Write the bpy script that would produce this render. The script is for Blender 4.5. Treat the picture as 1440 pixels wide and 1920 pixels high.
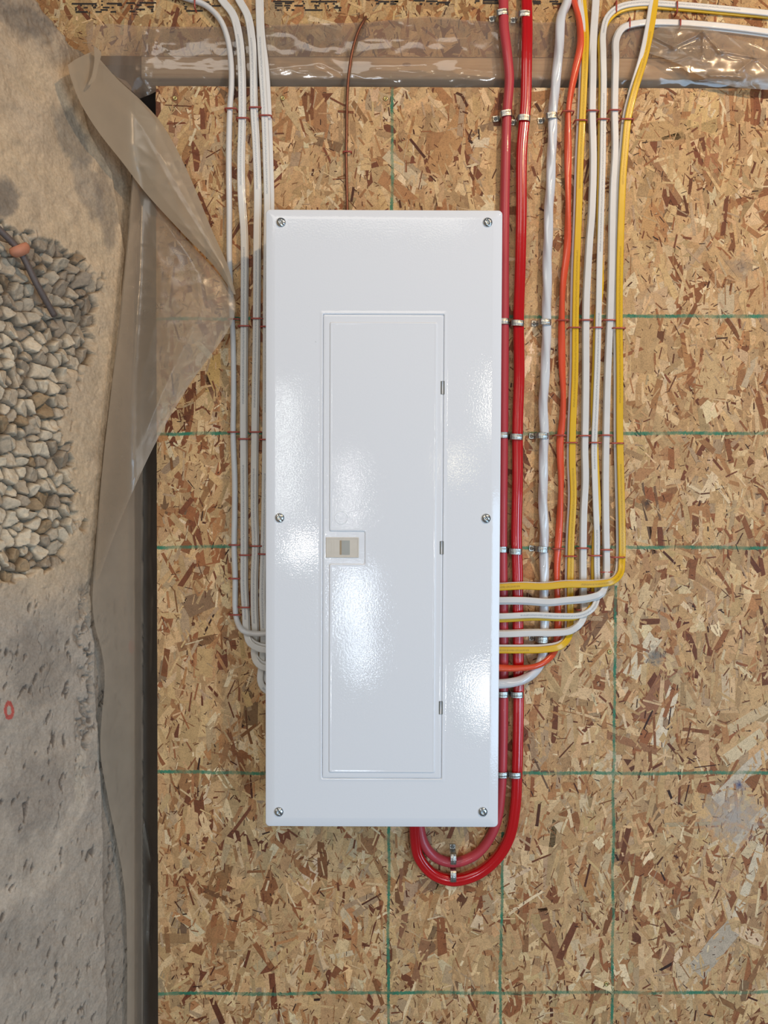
import bpy, bmesh, math, random
import numpy as np
from mathutils import Vector, Matrix, Euler

for o in list(bpy.data.objects): bpy.data.objects.remove(o)
scn = bpy.context.scene
COL = scn.collection
PI = math.pi

# ------------------------------------------------------------------ camera
F = 1400.0                       # focal length in pixels of the 1440x1920 frame
CAM = Vector((0.0, -1.34, 0.0))
PITCH, ROLL = 1.25, 0.23
cam_d = bpy.data.cameras.new('camera'); cam = bpy.data.objects.new('camera', cam_d); COL.objects.link(cam)
cam_d.sensor_fit = 'VERTICAL'; cam_d.sensor_height = 36.0; cam_d.lens = 36.0*F/1920.0
cam_d.clip_start = 0.05; cam_d.clip_end = 50
RM = Matrix.Rotation(math.radians(90-PITCH), 3, 'X') @ Matrix.Rotation(math.radians(ROLL), 3, 'Z')
cam.matrix_world = Matrix.Translation(CAM) @ RM.to_4x4()
scn.camera = cam

# ------------------------------------------------------------------ light
scn.view_settings.view_transform = 'Standard'; scn.view_settings.look = 'None'
scn.view_settings.gamma = 1.0; scn.view_settings.use_curve_mapping = False
scn.view_settings.exposure = 0.01
w = bpy.data.worlds.new('world'); scn.world = w; w.use_nodes = True
w.node_tree.nodes['Background'].inputs[0].default_value = (0.90, 0.92, 1.0, 1)
w.node_tree.nodes['Background'].inputs[1].default_value = 0.14

def area(name, loc, target, sx, sy, power, color):
    d = bpy.data.lights.new(name, 'AREA'); d.shape = 'RECTANGLE'; d.size = sx; d.size_y = sy
    d.energy = power; d.color = color
    o = bpy.data.objects.new(name, d); COL.objects.link(o); o.location = loc
    o.rotation_euler = (Vector(target)-Vector(loc)).to_track_quat('-Z', 'Y').to_euler()
    return o
bulb = bpy.data.lights.new('work_lamp', 'POINT'); bulb.energy = 66; bulb.color = (1.0, 0.70, 0.42); bulb.shadow_soft_size = 0.035
bo = bpy.data.objects.new('work_lamp', bulb); COL.objects.link(bo); bo.location = (1.15, -1.5, 1.42)
area('daylight_doorway', (2.3, -3.0, -0.9), (0.1, 0, -0.5), 1.6, 1.8, 60, (0.50, 0.74, 1.0))
area('overhead_fill', (-0.6, -3.4, 2.3), (0, 0, 0), 2.4, 1.2, 30, (1.0, 0.94, 0.86))  # soft fill added overhead to lift the general light level
# window openings seen mirrored in the glossy panel door: (x0,x1,y0,y1) of the mirror image, brightness, tint
for i, (x0, x1, y0, y1, b, c) in enumerate([
        (650, 662, 850, 985, 5, (1, .98, .95)), (540, 600, 1008, 1032, 9, (1, 1, 1)),
        (640, 690, 1062, 1180, 4, (.75, .86, 1)), (662, 692, 1180, 1262, 4, (.75, .86, 1)),
        (838, 868, 845, 880, 3, (1, .9, .6)), (890, 945, 1255, 1315, 7, (.9, .96, 1)), (892, 945, 1328, 1345, 8, (1, 1, 1)),
        (521, 545, 720, 960, 3.0, (.96, 1, .96)), (925, 950, 690, 800, 6, (1, .95, .8))]):
    dist = 5.2
    X0, X1 = (x0-720)/F*dist, (x1-720)/F*dist
    Z0, Z1 = (960-y1)/F*dist - .136, (960-y0)/F*dist - .136
    sx, sy = abs(X1-X0), abs(Z1-Z0)
    area('window_light', ((X0+X1)/2, -4.1, (Z0+Z1)/2), ((X0+X1)/2, 0, (Z0+Z1)/2), sx, sy, b*sx*sy*3.14*4.2, c)

# ------------------------------------------------------------------ helpers
def P(px, py, Y=0.0):
    """point of the plane y=Y seen at photo pixel (px,py)"""
    d = RM @ Vector(((px-720.0)/F, (960.0-py)/F, -1.0))
    return CAM + d*((Y-CAM.y)/d.y)
def tag(o, label=None, cat=None, group=None, kind=None):
    if label: o['label'] = label
    if cat: o['category'] = cat
    if group: o['group'] = group
    if kind: o['kind'] = kind
    return o
def empty(name, loc):
    o = bpy.data.objects.new(name, None); COL.objects.link(o); o.location = loc; o.empty_display_size = .01
    return o
def mesh_obj(name, verts, faces, mats, parent=None, smooth=True, origin=None, uvs=None, midx=None):
    verts = [Vector(v) for v in verts]
    if parent is not None:
        org = parent_world(parent)
    else:
        if origin is None:
            a = Vector((min(v.x for v in verts), min(v.y for v in verts), min(v.z for v in verts)))
            b = Vector((max(v.x for v in verts), max(v.y for v in verts), max(v.z for v in verts)))
            origin = (a+b)/2
        org = Vector(origin)
    me = bpy.data.meshes.new(name)
    me.from_pydata([v-org for v in verts], [], faces)
    if not isinstance(mats, (list, tuple)): mats = [mats]
    for m in mats: me.materials.append(m)
    if midx is not None: me.polygons.foreach_set('material_index', midx)
    if uvs is not None:
        l = me.uv_layers.new(name='UVMap')
        flat = []
        for f in faces:
            for vi in f: flat += [uvs[vi][0], uvs[vi][1]]
        l.data.foreach_set('uv', flat)
    me.polygons.foreach_set('use_smooth', [smooth]*len(me.polygons))
    me.validate(); me.update()
    o = bpy.data.objects.new(name, me); COL.objects.link(o)
    if parent is not None: o.parent = parent
    else: o.location = org
    return o
def parent_world(p):
    v = Vector((0, 0, 0))
    while p is not None: v += p.location; p = p.parent
    return v
def bevel(o, wdt, seg=2, angle=35):
    m = o.modifiers.new('bevel', 'BEVEL'); m.width = wdt; m.segments = seg; m.limit_method = 'ANGLE'; m.angle_limit = math.radians(angle)
    m.harden_normals = False
    return o

# ------------------------------------------------------------------ materials
def s2l(c):
    c = [x/255. for x in c]
    return tuple([(x/12.92 if x <= .04045 else ((x+.055)/1.055)**2.4) for x in c])
class NT:
    def __init__(s, name):
        s.m = bpy.data.materials.new(name); s.m.use_nodes = True; s.t = s.m.node_tree; s.t.nodes.clear()
        s.out = s.n('ShaderNodeOutputMaterial')
    def n(s, ty, **kw):
        nd = s.t.nodes.new(ty)
        for k, v in kw.items(): setattr(nd, k, v)
        return nd
    def l(s, a, b): s.t.links.new(a, b)
    def val(s, sock, v):
        if hasattr(v, 'is_output') or hasattr(v, 'links'): s.l(v, sock)
        else: sock.default_value = v
    def math(s, op, a, b=0.0, c=None, clamp=False):
        nd = s.n('ShaderNodeMath', operation=op); nd.use_clamp = clamp
        s.val(nd.inputs[0], a); s.val(nd.inputs[1], b)
        if c is not None: s.val(nd.inputs[2], c)
        return nd.outputs[0]
    def mix(s, f, a, b, bt='MIX'):
        nd = s.n('ShaderNodeMix', data_type='RGBA', blend_type=bt)
        s.val(nd.inputs[0], f); s.val(nd.inputs[6], a if not isinstance(a, tuple) else a+(1,) if len(a) == 3 else a)
        s.val(nd.inputs[7], b if not isinstance(b, tuple) else b+(1,) if len(b) == 3 else b)
        return nd.outputs[2]
    def ramp(s, f, stops):
        nd = s.n('ShaderNodeValToRGB'); s.l(f, nd.inputs[0]); e = nd.color_ramp.elements
        while len(e) < len(stops): e.new(.5)
        for i, (p, c) in enumerate(stops): e[i].position = p; e[i].color = (c+(1,)) if isinstance(c, tuple) else (c, c, c, 1)
        return nd.outputs[0]
    def noise(s, vec, scale, detail=3, rough=.55):
        nd = s.n('ShaderNodeTexNoise'); nd.inputs['Scale'].default_value = scale; nd.inputs['Detail'].default_value = detail
        nd.inputs['Roughness'].default_value = rough
        if vec is not None: s.l(vec, nd.inputs['Vector'])
        return nd.outputs[0]
    def mapping(s, vec, scale=(1, 1, 1), loc=(0, 0, 0)):
        nd = s.n('ShaderNodeMapping'); s.l(vec, nd.inputs[0]); nd.inputs['Scale'].default_value = scale; nd.inputs['Location'].default_value = loc
        return nd.outputs[0]
    def bsdf(s, color, rough=.5, metal=0, spec=.5, bump=None, bstr=.3, bdist=.001, coat=0, **kw):
        b = s.n('ShaderNodeBsdfPrincipled')
        s.val(b.inputs['Base Color'], color+(1,) if isinstance(color, tuple) else color)
        s.val(b.inputs['Roughness'], rough); b.inputs['Metallic'].default_value = metal
        b.inputs['Specular IOR Level'].default_value = spec; b.inputs['Coat Weight'].default_value = coat
        for k, v in kw.items(): b.inputs[k].default_value = v
        if bump is not None:
            bp = s.n('ShaderNodeBump'); bp.inputs['Strength'].default_value = bstr; bp.inputs['Distance'].default_value = bdist
            s.l(bump, bp.inputs['Height']); s.l(bp.outputs[0], b.inputs['Normal'])
        return b
    def done(s, sh): s.l(sh.outputs[0] if hasattr(sh, 'outputs') else sh, s.out.inputs[0]); return s.m

def simple(name, rgb, rough=.5, metal=0, spec=.5, noise_amt=.08, nscale=60, bump=.05, coat=0):
    t = NT(name); tc = t.n('ShaderNodeTexCoord').outputs['Object']
    nz = t.noise(tc, nscale, 3)
    c = s2l(rgb)
    col = t.mix(nz, tuple(x*(1-noise_amt) for x in c), tuple(min(1, x*(1+noise_amt)) for x in c))
    return t.done(t.bsdf(col, rough, metal, spec, nz, bump, .0005, coat))

def osb_material(name, lines, stains=()):
    t = NT(name)
    geo = t.n('ShaderNodeNewGeometry').outputs['Position']
    col = t.n('ShaderNodeAttribute', attribute_name='Col').outputs['Color']
    uv = t.n('ShaderNodeUVMap', uv_map='Grain').outputs[0]
    hw = t.n('ShaderNodeUVMap', uv_map='Size').outputs[0]
    g1 = t.noise(t.mapping(uv, (18, 420, 1)), 1.0, 3, .6)
    g2 = t.noise(t.mapping(uv, (60, 1400, 1)), 1.0, 2, .6)
    g = t.math('ADD', t.math('MULTIPLY', g1, .65), t.math('MULTIPLY', g2, .35))
    c = t.mix(1.0, col, t.ramp(g, [(.36, .66), (.48, .97), (.66, 1.16)]), 'MULTIPLY')
    fine = t.noise(geo, 420, 3, .7)
    c = t.mix(1.0, c, t.ramp(fine, [(.36, .74), (.5, 1.0), (.66, 1.10)]), 'MULTIPLY')
    mott = t.noise(geo, 90, 4, .65)
    c = t.mix(1.0, c, t.ramp(mott, [(.34, .82), (.5, 1.0), (.68, 1.08)]), 'MULTIPLY')
    crack = t.noise(t.mapping(uv, (22, 900, 1), (3, 7, 0)), 1.0, 2, .5)
    c = t.mix(t.math('MULTIPLY', t.math('LESS_THAN', crack, .335), .7), c, s2l((84, 50, 30)))
    # broken dark lines along the strand edges
    su = t.n('ShaderNodeSeparateXYZ'); t.l(uv, su.inputs[0]); sh = t.n('ShaderNodeSeparateXYZ'); t.l(hw, sh.inputs[0])
    vv = t.math('FRACT', t.math('ADD', su.outputs[1], 50.5)); vv = t.math('ABSOLUTE', t.math('SUBTRACT', vv, .5))
    ed = t.math('SUBTRACT', sh.outputs[1], vv)
    em = t.math('LESS_THAN', ed, .00075)
    bn = t.noise(geo, 130, 2)
    em = t.math('MULTIPLY', em, t.math('GREATER_THAN', bn, .47))
    c = t.mix(t.math('MULTIPLY', em, .70), c, s2l((74, 44, 24)))
    # small knots and bark flecks
    fl = t.noise(t.mapping(geo, (150, 150, 70)), 1.0, 1, .5)
    c = t.mix(t.math('MULTIPLY', t.math('GREATER_THAN', fl, .765), .8), c, s2l((70, 38, 24)))
    for (sx_, sz_, sr_, sc_, sk_) in stains:
        dn = t.n('ShaderNodeVectorMath', operation='DISTANCE'); t.l(geo, dn.inputs[0]); dn.inputs[1].default_value = (sx_, 0, sz_)
        k_ = t.math('SUBTRACT', 1.0, t.math('DIVIDE', t.math('ADD', dn.outputs['Value'], t.math('MULTIPLY', t.math('SUBTRACT', mott, .5), sr_*2.2)), sr_), clamp=True)
        c = t.mix(t.math('MULTIPLY', k_, sk_), c, s2l(sc_))
    # sprayed nailing lines
    sp = t.n('ShaderNodeSeparateXYZ'); t.l(geo, sp.inputs[0])
    wob = t.math('MULTIPLY', t.math('SUBTRACT', t.noise(geo, 7, 2), .5), .010)
    ragged = t.math('MULTIPLY', t.math('SUBTRACT', t.noise(geo, 300, 3, .7), .5), .0075)
    tot = None
    for (ax, a, b, lo, hi, wd) in lines:            # ax 'h': z = a + b*x ; 'v': x = a + b*z, from lo to hi
        p, q = (sp.outputs[2], sp.outputs[0]) if ax == 'h' else (sp.outputs[0], sp.outputs[2])
        dd = t.math('SUBTRACT', p, t.math('ADD', t.math('MULTIPLY', q, b), a))
        dd = t.math('ADD', t.math('ABSOLUTE', t.math('ADD', dd, wob)), ragged)
        mk = t.math('SUBTRACT', 1.0, t.math('DIVIDE', dd, wd), clamp=True)
        mk = t.math('MULTIPLY', mk, 3.2, clamp=True)
        mk = t.math('MULTIPLY', mk, t.math('MULTIPLY', t.math('GREATER_THAN', q, lo), t.math('LESS_THAN', q, hi)))
        tot = mk if tot is None else t.math('MAXIMUM', tot, mk)
    if tot is not None:
        fade = t.ramp(t.noise(geo, 24, 3), [(.34, .35), (.6, .95)])
        tot = t.math('MULTIPLY', tot, fade)
        gc = t.mix(t.noise(geo, 40, 2), s2l((18, 84, 62)), s2l((58, 150, 116)))
        c = t.mix(tot, c, gc)
    return t.done(t.bsdf(c, .62, 0, .35, t.math('ADD', t.math('MULTIPLY', g, .6), t.math('MULTIPLY', fine, .5)), .45, .0006))

M = {}
M['paint'] = None
def paint(name, rgb, rough=.12):
    t = NT(name); tc = t.n('ShaderNodeTexCoord').outputs['Object']
    nz = t.noise(tc, 330, 2, .5); big = t.noise(tc, 9, 2, .5)
    h = t.math('ADD', t.math('MULTIPLY', nz, .35), t.math('MULTIPLY', big, 1.6))
    chip = t.math('GREATER_THAN', t.noise(tc, 95, 2, .5), .80)
    c = t.mix(t.math('MULTIPLY', chip, .25), s2l(rgb), s2l((150, 148, 140)))
    return t.done(t.bsdf(c, rough, 0, .5, h, .42, .0006))
M['paint'] = paint('white_enamel_paint', (238, 241, 245), .055)
M['paint_edge'] = M['paint']
M['latch'] = simple('beige_latch_plastic', (214, 206, 192), .4)
M['latch_slot'] = simple('grey_latch_slide', (168, 168, 160), .35)
M['dark'] = simple('hinge_slot_shade', (112, 112, 106), .6)  # grey stands for the shade inside the hinge slots
M['zinc'] = simple('zinc_plated_steel', (196, 200, 200), .22, 1.0, .5, .25, 400, .6)
M['galv'] = simple('galvanised_strap_steel', (186, 184, 176), .30, 1.0, .5, .30, 500, .9)
M['tab_screw'] = simple('shaded_zinc_screw', (128, 126, 120), .42, .9, .5, .25, 400, .6)  # zinc darkened in colour, for strap tabs lying in shadow
M['copper'] = simple('bare_copper_wire', (124, 78, 58), .38, .6, .5, .15, 300, .2)
M['staple'] = simple('red_insulated_staple', (172, 78, 66), .30, .25, .5, .12, 300, .2)
M['tie_rod'] = simple('weathered_grey_rod', (112, 100, 94), .6, .4, .4, .2, 300, .8)
M['tie_cone'] = simple('faded_orange_plastic_cone', (192, 128, 98), .6, 0, .4, .2, 120, .3)
M['brass'] = simple('yellow_zinc_screw', (196, 178, 120), .3, .9, .5, .2, 400, .5)
M['hole'] = simple('drilled_hole_wood', (196, 160, 112), .8)

def cable_mat(name, rgb, rough=.32, print_rgb=None, stripe=False, coat=0.2):
    t = NT(name); uv = t.n('ShaderNodeUVMap', uv_map='UVMap').outputs[0]
    geo = t.n('ShaderNodeNewGeometry').outputs['Position']
    c0 = s2l(rgb)
    nz = t.noise(geo, 45, 3)
    c = t.mix(nz, tuple(x*.93 for x in c0), tuple(min(1, x*1.05) for x in c0))
    if print_rgb:
        s = t.n('ShaderNodeSeparateXYZ'); t.l(uv, s.inputs[0])
        v = t.math('ABSOLUTE', t.math('SUBTRACT', s.outputs[1], .25))
        band = t.math('LESS_THAN', v, .030)
        ch = t.math('GREATER_THAN', t.noise(t.mapping(uv, (520, 60, 1)), 1.0, 2, .7), .47)
        seg = t.math('GREATER_THAN', t.math('FRACT', t.math('MULTIPLY', s.outputs[0], 2.6)), .28)
        k = t.math('MULTIPLY', t.math('MULTIPLY', band, ch), seg)
        c = t.mix(t.math('MULTIPLY', k, .55), c, s2l(print_rgb))
    return t.done(t.bsdf(c, rough, 0, .5, t.noise(geo, 160, 2), .12, .0006, coat))
M['white_cable'] = cable_mat('white_cable_sheath', (226, 223, 216), .34, (118, 128, 142))
M['white_plain'] = cable_mat('plain_white_cable_sheath', (222, 219, 214), .34)
M['yellow_cable'] = cable_mat('yellow_cable_sheath', (228, 180, 22), .32, (150, 112, 10))
M['orange_cable'] = cable_mat('orange_cable_sheath', (226, 84, 50), .25)
M['red_cable'] = cable_mat('bright_red_cable_sheath', (190, 10, 16), .16, coat=.5)
M['pink_cable'] = cable_mat('dull_pinkish_red_cable_sheath', (190, 62, 70), .42)
M['service_cable'] = cable_mat('glossy_white_twisted_sheath', (220, 222, 224), .15, coat=.6)

def film(name, rgb, opac, rough=.12, bscale=35, bs=.3):
    t = NT(name); geo = t.n('ShaderNodeNewGeometry').outputs['Position']
    d = t.n('ShaderNodeBsdfDiffuse'); d.inputs[0].default_value = s2l(rgb)+(1,)
    tr = t.n('ShaderNodeBsdfTranslucent'); tr.inputs[0].default_value = s2l(rgb)+(1,)
    m1 = t.n('ShaderNodeMixShader'); m1.inputs[0].default_value = .35; t.l(d.outputs[0], m1.inputs[1]); t.l(tr.outputs[0], m1.inputs[2])
    tp = t.n('ShaderNodeBsdfTransparent'); tp.inputs[0].default_value = (.93, .92, .90, 1)
    op = t.math('ADD', t.math('MULTIPLY', t.math('SUBTRACT', t.noise(geo, 14, 3), .5), .25), opac, clamp=True)
    m2 = t.n('ShaderNodeMixShader'); t.l(op, m2.inputs[0]); t.l(tp.outputs[0], m2.inputs[1]); t.l(m1.outputs[0], m2.inputs[2])
    gl = t.n('ShaderNodeBsdfGlossy'); gl.inputs['Roughness'].default_value = rough; gl.inputs[0].default_value = (1, 1, 1, 1)
    bp = t.n('ShaderNodeBump'); bp.inputs['Strength'].default_value = bs; bp.inputs['Distance'].default_value = .002
    t.l(t.noise(geo, bscale, 3), bp.inputs['Height']); t.l(bp.outputs[0], gl.inputs['Normal'])
    fr = t.n('ShaderNodeFresnel'); fr.inputs[0].default_value = 1.5; t.l(bp.outputs[0], fr.inputs['Normal'])
    m3 = t.n('ShaderNodeMixShader'); t.l(t.math('MULTIPLY', fr.outputs[0], 1.25), m3.inputs[0]); t.l(m2.outputs[0], m3.inputs[1]); t.l(gl.outputs[0], m3.inputs[2])
    return t.done(m3)
M['film_top'] = film('clear_poly_film', (206, 186, 166), .34, .08, 9, .10)
M['film_flap'] = film('milky_poly_film', (204, 184, 158), .43, .25)
M['film_side'] = film('hazy_poly_film', (216, 200, 178), .50, .2)
M['film_double'] = film('folded_poly_film', (194, 176, 150), .84, .35)

def wood_mat():
    t = NT('pine_plate_wood'); geo = t.n('ShaderNodeNewGeometry').outputs['Position']
    g = t.noise(t.mapping(geo, (4, 60, 190)), 1, 4, .6)
    c = t.ramp(g, [(.3, s2l((196, 158, 116))), (.55, s2l((222, 190, 148))), (.75, s2l((208, 168, 124)))])
    kn = t.n('ShaderNodeTexVoronoi'); kn.inputs['Scale'].default_value = 1; t.l(t.mapping(geo, (7, 7, 16)), kn.inputs['Vector'])
    k = t.math('LESS_THAN', kn.outputs['Distance'], .055)
    c = t.mix(t.math('MULTIPLY', k, .7), c, s2l((120, 78, 48)))
    return t.done(t.bsdf(c, .6, 0, .3, g, .3, .0008))
M['pine'] = wood_mat()
M['osb_core'] = simple('osb_core', (146, 108, 66), .8, 0, .3, .3, 300, .6)
M['ink'] = simple('black_stamp_ink', (40, 30, 26), .7)
M['backwall'] = simple('darkened_foundation_behind', (92, 84, 78), .9, 0, .3, .2, 20, .5)  # unseen rear wall, coloured dark so the gap before it reads as shade

# ------------------------------------------------------------------ OSB boards
PAL = [((212, 180, 136), 26), ((204, 170, 126), 26), ((194, 158, 116), 20), ((222, 194, 154), 14), ((230, 210, 176), 6),
       ((176, 130, 88), 13), ((152, 100, 64), 8), ((124, 74, 48), 4), ((188, 162, 132), 8)]
DARK = [((84, 46, 28), 3), ((110, 64, 38), 4), ((142, 96, 58), 4), ((60, 36, 26), 1)]
def osb_board(name, x0, x1, z0, z1, yf, thick, mat, seed, hand=(), extra=None, dens=1.0, tint=(1, 1, 1)):
    rng = np.random.default_rng(seed)
    A = (x1-x0)*(z1-z0)
    def pick(pal, n):
        wts = np.array([p[1] for p in pal], float); idx = rng.choice(len(pal), n, p=wts/wts.sum())
        c = np.array([s2l(p[0]) for p in pal])[idx]
        return c*(1+rng.normal(0, .07, (n, 1)))*(1+rng.normal(0, .018, (n, 3)))
    V, FCS, C, UV, SZ = [], [], [], [], []
    core = yf+.0012
    def flake(cx, cz, L, W, a, col, y, tilt=(0, 0), jag=.25):
        ca, sa = math.cos(a), math.sin(a)
        j = rng.uniform(-jag, jag, 4)*W*.9
        pts = [(-L/2+j[0], -W/2), (-L/6, -W/2*rng.uniform(.86, 1.)), (L/5, -W/2*rng.uniform(.86, 1.)), (L/2+j[1], -W/2*rng.uniform(.7, 1)),
               (L/2+j[2]*.6-rng.uniform(0, .3)*W, W*rng.uniform(-.1, .15)), (L/2+j[2], W/2*rng.uniform(.7, 1)), (L/8, W/2*rng.uniform(.86, 1.)), (-L/4, W/2*rng.uniform(.88, 1.)), (-L/2+j[3], W/2)]
        b = len(V); u0 = rng.uniform(0, 9); ci = len(C)
        r = rng.integers(0, 40)
        for (u, v) in pts:
            X = cx+u*ca-v*sa; Z = cz+u*sa+v*ca
            X2 = min(max(X, x0), x1); Z2 = min(max(Z, z0), z1)
            V.append((X2, y+u*tilt[0]+v*tilt[1], Z2)); UV.append((u0+u, float(r)+v)); SZ.append((L/2, W/2))
        FCS.append(list(range(b, b+len(pts)))[::-1]); C.append(col)
    def batch(n, Lr, Wr, pal, ylo, yhi, bias=1.0, tl=.004):
        n = int(n*A*dens); cols = pick(pal, n)
        for k in range(n):
            L = rng.uniform(*Lr); W = min(rng.uniform(*Wr), L*.6)
            a = rng.normal(PI/2, .42) if rng.random() < .80*bias else rng.uniform(0, PI)
            t = k/max(1, n)
            flake(rng.uniform(x0, x1), rng.uniform(z0, z1), L, W, a, cols[k]*np.array(tint), core-(ylo+(yhi-ylo)*t)-len(FCS)*4e-9, (rng.normal(0, tl), rng.normal(0, tl)))
    batch(1500, (.08, .16), (.024, .052), PAL, .0000, .0004)
    batch(1500, (.06, .13), (.014, .040), PAL, .0003, .0007)
    batch(1000, (.030, .095), (.008, .026), PAL, .0006, .0009, .95, .004)
    for (px, py, L, W, deg, rgb) in hand:
        p = P(px, py, yf)
        flake(p.x, p.z, L*.957e-3, W*.957e-3, math.radians(deg), np.array(s2l(rgb))*.78+np.array(s2l((202, 168, 126)))*.20, core-.00100-len(FCS)*4e-9, (0, 0), .2)
    batch(900, (.022, .075), (.004, .013), PAL, .0009, .0011, .9, .003)
    batch(1500, (.010, .036), (.0014, .005), PAL, .0010, .0012, .7, .003)
    batch(1300, (.005, .020), (.0012, .0045), PAL+DARK, .0010, .0012, .5, .004)
    batch(70, (.014, .050), (.002, .006), DARK, .0010, .0012, .8, .002)
    batch(300, (.006, .020), (.0010, .0026), DARK, .0011, .0013, .5, .0)
    batch(2600, (.003, .011), (.0006, .0018), DARK, .0011, .0013, .4, .0)
    nf = len(FCS)
    # the board body
    b = len(V)
    for X in (x0, x1):
        for Y in (core+.0006, yf+thick):
            for Z in (z0, z1): V.append((X, Y, Z)); UV.append((0, 0)); SZ.append((1, 1))
    q = lambda *i: [b+k for k in i]
    boxf = [q(0, 1, 5, 4)[::-1], q(2, 6, 7, 3)[::-1], q(0, 2, 3, 1)[::-1], q(4, 5, 7, 6)[::-1], q(0, 4, 6, 2)[::-1], q(1, 3, 7, 5)[::-1]]
    faces = FCS+boxf; cols = C+[np.array(s2l((150, 110, 68)))]*6
    mi = [0]*nf+[1]*6
    mats = [mat, M['osb_core']]
    if extra:
        for (a0, a1, c0, c1) in extra:
            b = len(V); y = core-.0017
            for (X, Z) in ((a0, c0), (a1, c0), (a1, c1), (a0, c1)): V.append((X, y, Z)); UV.append((0, 0)); SZ.append((1, 1))
            faces.append([b, b+1, b+2, b+3]); cols.append(np.zeros(3)); mi.append(2)
        mats.append(M['ink'])
    me = bpy.data.meshes.new(name); me.from_pydata(V, [], faces)
    for m in mats: me.materials.append(m)
    me.polygons.foreach_set('material_index', mi)
    g = me.uv_layers.new(name='Grain'); s = me.uv_layers.new(name='Size'); ca = me.color_attributes.new('Col', 'FLOAT_COLOR', 'CORNER')
    order = np.concatenate([np.array(f) for f in faces])
    UVa, SZa = np.array(UV), np.array(SZ)
    g.data.foreach_set('uv', UVa[order].ravel()); s.data.foreach_set('uv', SZa[order].ravel())
    cc = np.repeat(np.array(cols), [len(f) for f in faces], axis=0); cc = np.clip(cc, 0, 1)
    ca.data.foreach_set('color', np.concatenate([cc, np.ones((len(cc), 1))], axis=1).ravel())
    me.update()
    o = bpy.data.objects.new(name, me); COL.objects.link(o)
    return o

def hline(xa, ya, xb, yb, lo=None, hi=None, wd=.0034):
    a, b = P(xa, ya), P(xb, yb); m = (b.z-a.z)/(b.x-a.x)
    return ('h', a.z-m*a.x, m, -2 if lo is None else P(lo, ya).x, 2 if hi is None else P(hi, ya).x, wd)
def vline(xa, ya, xb, yb, lo=None, hi=None, wd=.0030):
    a, b = P(xa, ya), P(xb, yb); m = (b.x-a.x)/(b.z-a.z)
    return ('v', a.x-m*a.z, m, -2 if lo is None else P(xa, lo).z, 2 if hi is None else P(xa, hi).z, wd)
LINES = [hline(330, 598, 1440, 592), hline(330, 812, 1440, 812), hline(296, 1026, 1440, 1027), hline(296, 1448, 1440, 1450), hline(296, 1863, 1440, 1861),
         vline(736, 165, 728, 1900), vline(942, 1600, 938, 1920, None, 1560), vline(1154, 1100, 1147, 1920, None, 1098), vline(1180, 165, 1164, 330, 330, None, .0022)]
M['osb'] = osb_material('osb_strands', LINES, [(P(x, y).x, P(x, y).z, rr, cc_, kk) for (x, y, rr, cc_, kk) in [(1388, 1472, .012, (70, 74, 110), 1.2), (1375, 1530, .06, (176, 164, 152), 1.0), (1228, 1232, .022, (132, 124, 112), 1.2), (1390, 500, .03, (150, 128, 108), .8), (1212, 945, .012, (60, 52, 48), .9)]])
M['osb_rim'] = osb_material('osb_rim_strands', [])
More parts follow.
